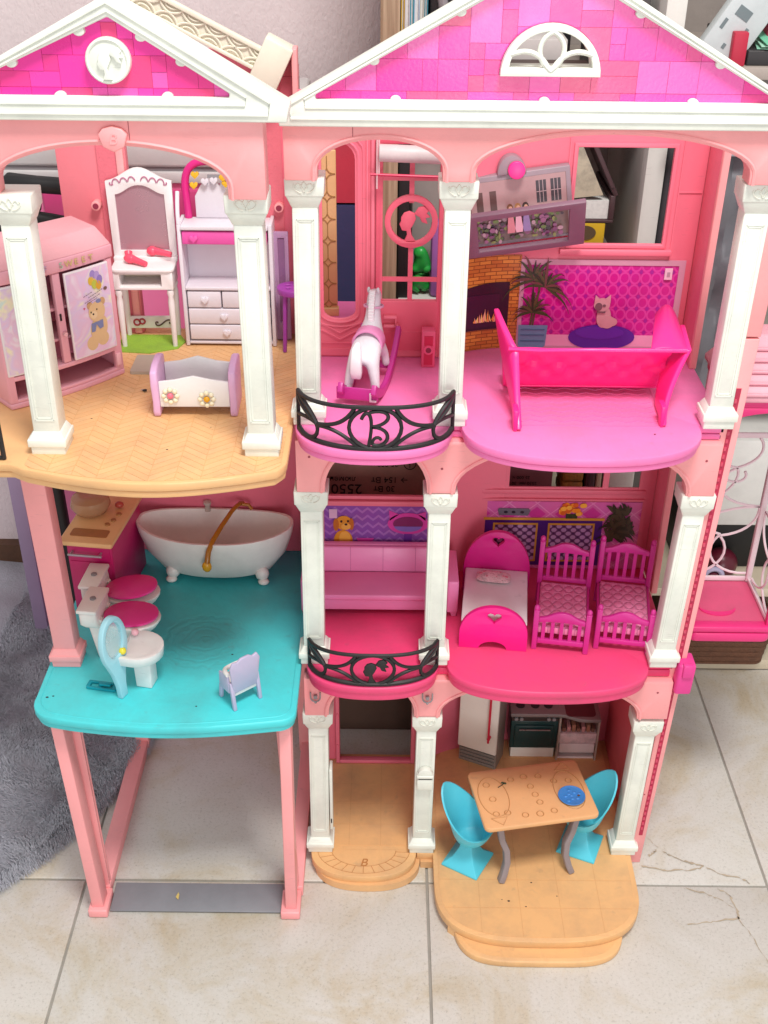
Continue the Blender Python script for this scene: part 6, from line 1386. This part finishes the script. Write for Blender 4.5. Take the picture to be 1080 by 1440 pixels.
blk('white_carton', 'white carton on the shelf seen through the half-round window', 'carton', .135, .215, .46, .56, .8702, .905, '#CFC8C6'); blk('brown_tray', 'flat dark brown tray on the shelf behind the half-round window', 'tray', .110, .238, .395, .45, .8702, .884, '#4A3430'); blk('black_case', 'black case at the back of the top bookcase shelf', 'case', .122, .236, .58, .63, .8702, .99, '#26242A'); blk('dark_carton', 'dark grey carton on the top shelf right of the white one', 'carton', .240, .300, .42, .52, .8702, .960, '#4A4648')
# upper right bay
M_ = T(.372, .405, .8890, ry=-28, rz=4)
tbx = thing('tablet_box', 'pale grey printed tablet box leaning on the top shelf', 'box', (.347, .402, .8900), 4, ry=32)
MB().box(0,.052,0,.016,.0005,.130).build('carton', plastic('pale grey card', '#BFC6C8', .4, .12, 40), tbx, bevel=.0012)
for (a_, b_, c_, d_) in ((.012,.030,.070,.082),(.006,.010,.050,.062),(.034,.038,.048,.066),(.022,.026,.034,.040)): MB().box(a_, b_, -.0006, .0, c_, d_).build('printed_mark', plastic('grey print', '#6E7A7E', .5), tbx)
blk('red_wallet', 'small red wallet beside the leaning tablet box', 'wallet', .395, .412, .395, .41, .8882, .925, '#B5223F', M=T(.0,.0,.0)); blk('black_tray', 'black document tray on the right bookcase shelf', 'tray', .415, .70, .40, .60, .8882, .905, '#2B292B')
blk('crimson_book', 'crimson book lying in the black tray', 'book', .440, .520, .42, .56, .9055, .928, '#9E2440'); blk('pale_cloth_pile', 'folded pale mauve cloth lying on the crimson book', 'cloth', .435, .530, .43, .58, .9285, .975, '#B9A3A6', bevel=.006)
gp = thing('mint_papers', 'loose mint green papers sliding off the black tray', 'papers', (.455, .398, .9056), 0)
for k in range(3): MB(T(.004*k, .000, .0030*k+.0002, rx=4+3*k, rz=-10+9*k)).box(-.030,.060,0,.045,0,.0010).build('sheet', plastic('mint paper %d' % k, ['#8FCBB0','#A9D8C2','#6FBE9C'][k], .6), gp)
# middle left bay, seen through the door and the living room window
blk('black_binder', 'black ring binder standing next to the oak side seen through the door', 'binder', .0135, .028, .40, .56, .5755, .800, '#1F1C1E'); blk('grey_case', 'taupe fabric case on the shelf behind the door', 'case', .030, .070, .46, .60, .5755, .79, '#9C928E', rough=.8, bevel=.01)
gt = thing('green_dinosaur', 'bright green toy dinosaur on a white carton behind the pink door', 'toy', (.043, .415, .6005), 0)
skin('body', [(0,0,.022,.013),(0,.02,.022,.012),(.004,-.004,.042,.010),(.000,-.010,.060,.010),(-.004,-.018,.062,.007),(-.009,0,.004,.006),(.010,0,.004,.006),(-.010,-.012,.034,.004),(.011,-.014,.034,.004),(0,.04,.014,.006)], [(0,1),(0,2),(2,3),(3,4),(0,5),(0,6),(2,7),(2,8),(1,9)], plastic('bright green plastic', '#1E9A3C', .35), gt)
c_ = blk('scribbled_carton', 'white carton with a pen scribble below the green toy', 'carton', .015, .075, .395, .50, .5755, .5998, '#D4D6CF'); 
mb = MB(); mb.tube([(.036+.0022*k, .3945, .592+.0010*math.sin(k*2.1)) for k in range(9)], .0003, 4); mb.build('pen_scribble', GREY, c_)
blk('purple_pouch', 'small purple pouch on the shelf behind the door', 'pouch', .056, .075, .400, .42, .6002, .700, '#9A62A8', bevel=.006)
blk('yellow_box', 'yellow box lying under the brown photo album', 'box', .215, .272, .395, .50, .665, .702, '#C9A417'); st_ = blk('box_stack', 'grey cardboard carton under the yellow box', 'carton', .20, .285, .392, .52, .5755, .6648, '#8C8078')
MB().prism(ell(.247,.690,.014,.009), 'XZ', .3935, .3948).build('printed_oval', plastic('sepia oval', '#5A4A34', .4), bpy.data.objects['yellow_box'])
al = thing('photo_album', 'brown photo album with floral cover propped open on a yellow box', 'album', (.236, .41, .7022), 0)
BRN = plastic('brown leatherette', '#4A3235', .45, .1)
MB().box(-.030,.045,-.015,.10,0,.004).build('back_cover', BRN, al, bevel=.001); MB().box(-.030,.038,-.011,.095,.0045,.0270).build('pages', plastic('paper white', '#DCDCD8', .7, .2, 200), al); MB().box(.0385,.045,-.015,.10,.0042,.034).build('spine', BRN, al, bevel=.001)
Mc = T(.045, 0, .033, ry=0)
cv_ = MB(T(.042,-.015,.034,ry=62)).box(-.110,.002,0,.115,0,.006).build('front_cover', BRN, al, bevel=.001)
MB(T(.042,-.015,.034,ry=62)).box(-.104,-.010,-.0012,.0,.001,.005).build('cover_edge', BRN, al)
MB().prism([(-.030,.0275),(.030,.034),(-.012,.115),(-.030,.128)], 'XZ', -.012, -.008).build('floral_page', plastic('floral print', '#B9AE98', .5, .7, 40), al)
# right of the white upright
blk('charcoal_case', 'charcoal upright case right of the white bookcase upright', 'case', .337, .366, .393, .60, .5205, .84, '#3C3A3E', bevel=.004)
gb = thing('garment_bag', 'crumpled dark grey plastic bag hanging beyond the right column', 'bag', (.400, .345, .50))
V = []; nx, nz = 9, 16
rows = [[(-.05+.1*i/nx, .006*math.sin(i*1.9+j*.7)+.004*math.sin(j*1.3), .30*j/nz) for i in range(nx+1)] for j in range(nz+1)]
sheet(rows, (0, .012, 0), 'bag_body', plastic('dark grey film', '#6A696F', .3, .2, 12), gb, 0); MB().box(-.05,.05,-.010,.016,.300,.318).build('bag_clip', plastic('light grey strip', '#A9A9B0', .4), gb, bevel=.002)
MB().box(.330,.440,.350,.356,.8182,.836).build('bag_bar', BLACK, gb); gb_ = bpy.data.objects['bag_bar']; gb_.parent = gb; gb_.location = (-.400, -.345, -.50)
blk('green_cloth', 'folded green cloth above the grey bag on the right', 'cloth', .345, .43, .40, .52, .842, .874, '#2E9A62', rough=.8, bevel=.005)
# lower right: basket, white drawer, dark cubby
bs = thing('woven_basket', 'brown woven basket on the bookcase plinth under the pink lift', 'basket', (.515, .375, .0190))
WK = plastic('brown wicker', '#6B4632', .7, .3, 60, .5, 300)
MB().prism(rrect(-.075,.075,.0,.16,.018,6), 'XY', 0, .004).build('basket_bottom', WK, bs)
for k in range(7): MB().prism(rrect(-.075-.001*k,.075+.001*k,-.001*k,.16,.018,6), 'XY', .0045+.0105*k, .0140+.0105*k, holes=[rrect(-.069,.069,.006,.154,.014,6)]).build('woven_band', WK, bs, bevel=.0028)
blk('white_storage_box', 'white storage box on the shelf behind the lift lattice', 'box', .44, .66, .392, .60, .262, .40, '#D6D6D2'); blk('black_crate', 'black crate under the white storage box', 'crate', .45, .66, .45, .60, .1505, .2615, '#171517')
bl = thing('dark_red_ball', 'dark red ball in front of the black crate', 'ball', (.510, .425, .1503)); MB().ball((0,0,.024), .024, seg=20).build('ball_body', plastic('wine red', '#5A1026', .3), bl)
tp_ = thing('tape_roll', 'roll of lavender tape standing by the dark red ball', 'tape roll', (.493, .400, .1503)); mb = MB(); mb.tube([(.013*math.cos(R(a)), 0, .0165+.013*math.sin(R(a))) for a in range(0, 360, 15)], .0042, 8, closed=True); mb.build('tape', plastic('lavender tape', '#B8B0CE', .4), tp_); MB().tube([(0,-.004,.0165),(0,.004,.0165)], .0075, 16).build('core', plastic('wine core', '#6A2038', .4), tp_)
# cardboard cartons close behind the walls
CB = plastic('brown cardboard', '#B08A7A', .75, .15, 30, .05)
b1 = thing('lamp_carton', 'brown lamp carton with upside-down print behind the lounge window', 'carton', (-.008, .250, .2950))
MB().box(-.105, .078, 0, .085, .0, .285).build('carton', CB, b1, bevel=.0015)
INKB = plastic('black carton ink', '#1E1614', .6)
def updown(body, size, x, z_): text_mesh('printed_text', body, size, INKB, b1, T(x, -.0006, z_, rx=90) @ Matrix.Rotation(math.pi, 4, 'Z'), .0003)
updown('2550', .020, -.0400, .1060); updown('люмен', .010, -.0450, .1200); updown('30 Вт', .0115, .0080, .1065); updown('→ 154 Вт', .0115, .0150, .1195); updown('25 000 ч', .0095, .0080, .1420)
mb = MB(); mb.tube([(.0400+.0075*math.cos(R(a)), -.0008, .1425+.0075*math.sin(R(a))) for a in range(0, 360, 20)], .0006, 5, closed=True); mb.tube([(.0400,-.0008,.1425),(.0400,-.0008,.1370)], .0005, 5); mb.tube([(.0400,-.0008,.1425),(.0360,-.0008,.1440)], .0005, 5); mb.build('clock_symbol', INKB, b1)
b2_ = thing('tall_carton', 'dark brown carton filling the entrance doorway', 'carton', (-.010, .240, .0)); MB().box(-.085,.085,0,.10,.0005,.2720).build('carton', plastic('dark brown cardboard', '#5C4438', .75, .2, 20), b2_, bevel=.0015); MB().box(-.085,.085,-.0008,0,.140,.165).build('tape', plastic('brown tape', '#6B4A36', .25), b2_)
b3_ = thing('plum_carton', 'plum brown carton with small print behind the bedroom window', 'carton', (.165, .262, .2950)); MB().box(-.060,.050,0,.09,0,.25).build('carton', plastic('plum cardboard', '#8A5A60', .7, .15, 20), b3_, bevel=.0015)
for k, tx in enumerate(('154 Вт', '2550 лм  30 Вт', '25 000 ч')): text_mesh('printed_text', tx, .0062, INKB, b3_, T(.010, -.0006, .1010+.0085*k, rx=90) @ Matrix.Rotation(math.pi, 4, 'Z'), .0002)
wk = thing('wicker_box', 'small straw wicker box behind the bedroom window', 'basket', (.2455, .285, .2950))
for k in range(10): MB().box(-.0140,.0140,0,.05,.0002+.0165*k,.0150+.0165*k).build('straw_band', plastic('straw weave', '#A87A34', .7, .4, 90, .5), wk, bevel=.003)
for nm, lab, x0, x1, z1, c in (('plum_stand', None, 0, 0, 0, ''),): pass
blk('dark_stand', 'dark plum box standing between the wicker box and a white tin', 'box', .2620,.2745,.285,.33,.2955,.48,'#4A2A34'); blk('cream_box', 'narrow cream box behind the bedroom window', 'box', .2760,.2830,.285,.33,.2955,.48,'#C9B89C'); blk('white_tin', 'white tin behind the right pane of the bedroom window', 'tin', .2860,.3250,.285,.33,.2955,.48,'#D9D9D2')
bn = thing('low_bench', 'low brown bench carrying cartons close behind the house', 'bench', (.120, .286, .0))
MB().box(-.240, .240, -.050, .074, .2740, .2948).build('bench_top', CB, bn, bevel=.001)
for x in (-.240, .230): MB().box(x, x+.010, -.048, .072, .0004, .2738).build('bench_end', CB, bn, bevel=.001)
for o_ in (b1, b3_, wk): pass
# toys and furniture beyond the left wing
pb = thing('pink_chest', 'pink chest with pale grey lid behind the toy bedroom', 'chest', (-.300, .385, .0))
MB().box(-.185,.190,0,.22,.0005,.7500).build('body', plastic('chest pink', '#EE7FAF', .4, .06), pb, bevel=.003); MB().box(-.190,.195,-.006,.225,.7502,.7640).build('lid_rim', plastic('pale grey lid', '#D8D4D4', .35), pb, bevel=.002); MB().box(-.186,.191,-.002,.222,.7645,.7690).build('groove', GREY, pb); MB().box(-.190,.195,-.006,.225,.7692,.8300).build('lid', MATS['pale grey lid'], pb, bevel=.004)
MB().box(-.120,.190,-.006,.0,.690,.742).build('front_panel', plastic('chest rose', '#E2508F', .4), pb, bevel=.002)
ba = thing('black_armchair_arm', 'curved black plastic armrest of an office chair beyond the wing', 'armrest', (-.410, .335, .0))
mb = MB(); mb.tube([(-.05,0,.700),(-.045,0,.752),(-.030,-.004,.764),(.0,-.006,.762),(.05,-.004,.758)], [.010,.011,.011,.010,.010], 12); mb.tube([(-.045,0,.735),(-.020,0,.722),(.01,-.002,.718),(.05,-.003,.711)], .0085, 12); mb.build('arm', BLACK, ba)
MB().ball((-.018,.004,.736), .018, .010, .017, 16).build('pad', plastic('black plum foam', '#241A1E', .8), ba); mb = MB(); mb.tube([(-.045,.004,.70),(-.040,.006,.40),(-.035,.006,.0)], .010, 12); mb.build('support', BLACK, ba)
lp_ = thing('toy_house_wall', 'lilac toy house wall with a white arched window beyond the bathroom', 'toy wall', (-.470, .450, .0))
LL = plastic('lilac wall plastic', '#9A84A2', .45, .08)
aw = [(-.034,.160),(.046,.160),(.046,.225)]+arc(.006,.225,.040,.034,0,180,14)[1:-1]+[(-.034,.225)]
MB().prism(rect(-.080,.130,.0005,.40), 'XZ', 0, .012, holes=[aw]).build('wall', LL, lp_, bevel=.001)
ai = [(.006+(p[0]-.006)*.80, .205+(p[1]-.205)*.80) for p in aw]; fw_ = MB().prism(aw, 'XZ', -.003, .010, holes=[ai]).build('window_frame', WHITE, lp_, bevel=.001)
MB().prism(ai, 'XZ', .005, .008).build('pane', BLACK, fw_); MB().box(.003,.009,-.002,.0049,.170,.250).build('mullion', WHITE, fw_); MB().box(-.026,.038,-.0022,.0048,.200,.206).build('mullion', WHITE, fw_)
MB().box(-.082,-.062,-.012,.0,.0005,.36).build('corner_pilaster', LL, lp_, bevel=.001)
# black railing of the wing's side balcony, at the left edge
sr = MB(); 
for pts_ in ([(-.352,-.080,.6235),(-.352,-.080,.668)], [(-.352,-.080,.6245),(-.44,-.080,.6245)], [(-.352,-.080,.666),(-.375,-.080,.655),(-.44,-.080,.652)], [(p[0],-.080,p[1]) for p in bez((-.353,.662),(-.362,.650),(-.372,.640),(-.380,.626),8)], [(p[0],-.080,p[1]) for p in bez((-.353,.640),(-.360,.643),(-.366,.638),(-.372,.638),6)]): sr.tube(pts_, .0023, 6)
sr.build('side_railing', BLACK, house)
# dried leaf on the ramp
tag(MB().add([(-.2470,-.060,.0068),(-.2452,-.064,.0074),(-.2455,-.071,.0064),(-.2490,-.068,.0078)], [(0,1,2,3)]).build('dry_leaf', plastic('straw yellow', '#D2B86A', .6)), 'tiny dry yellow leaf on the grey garage ramp', 'leaf')
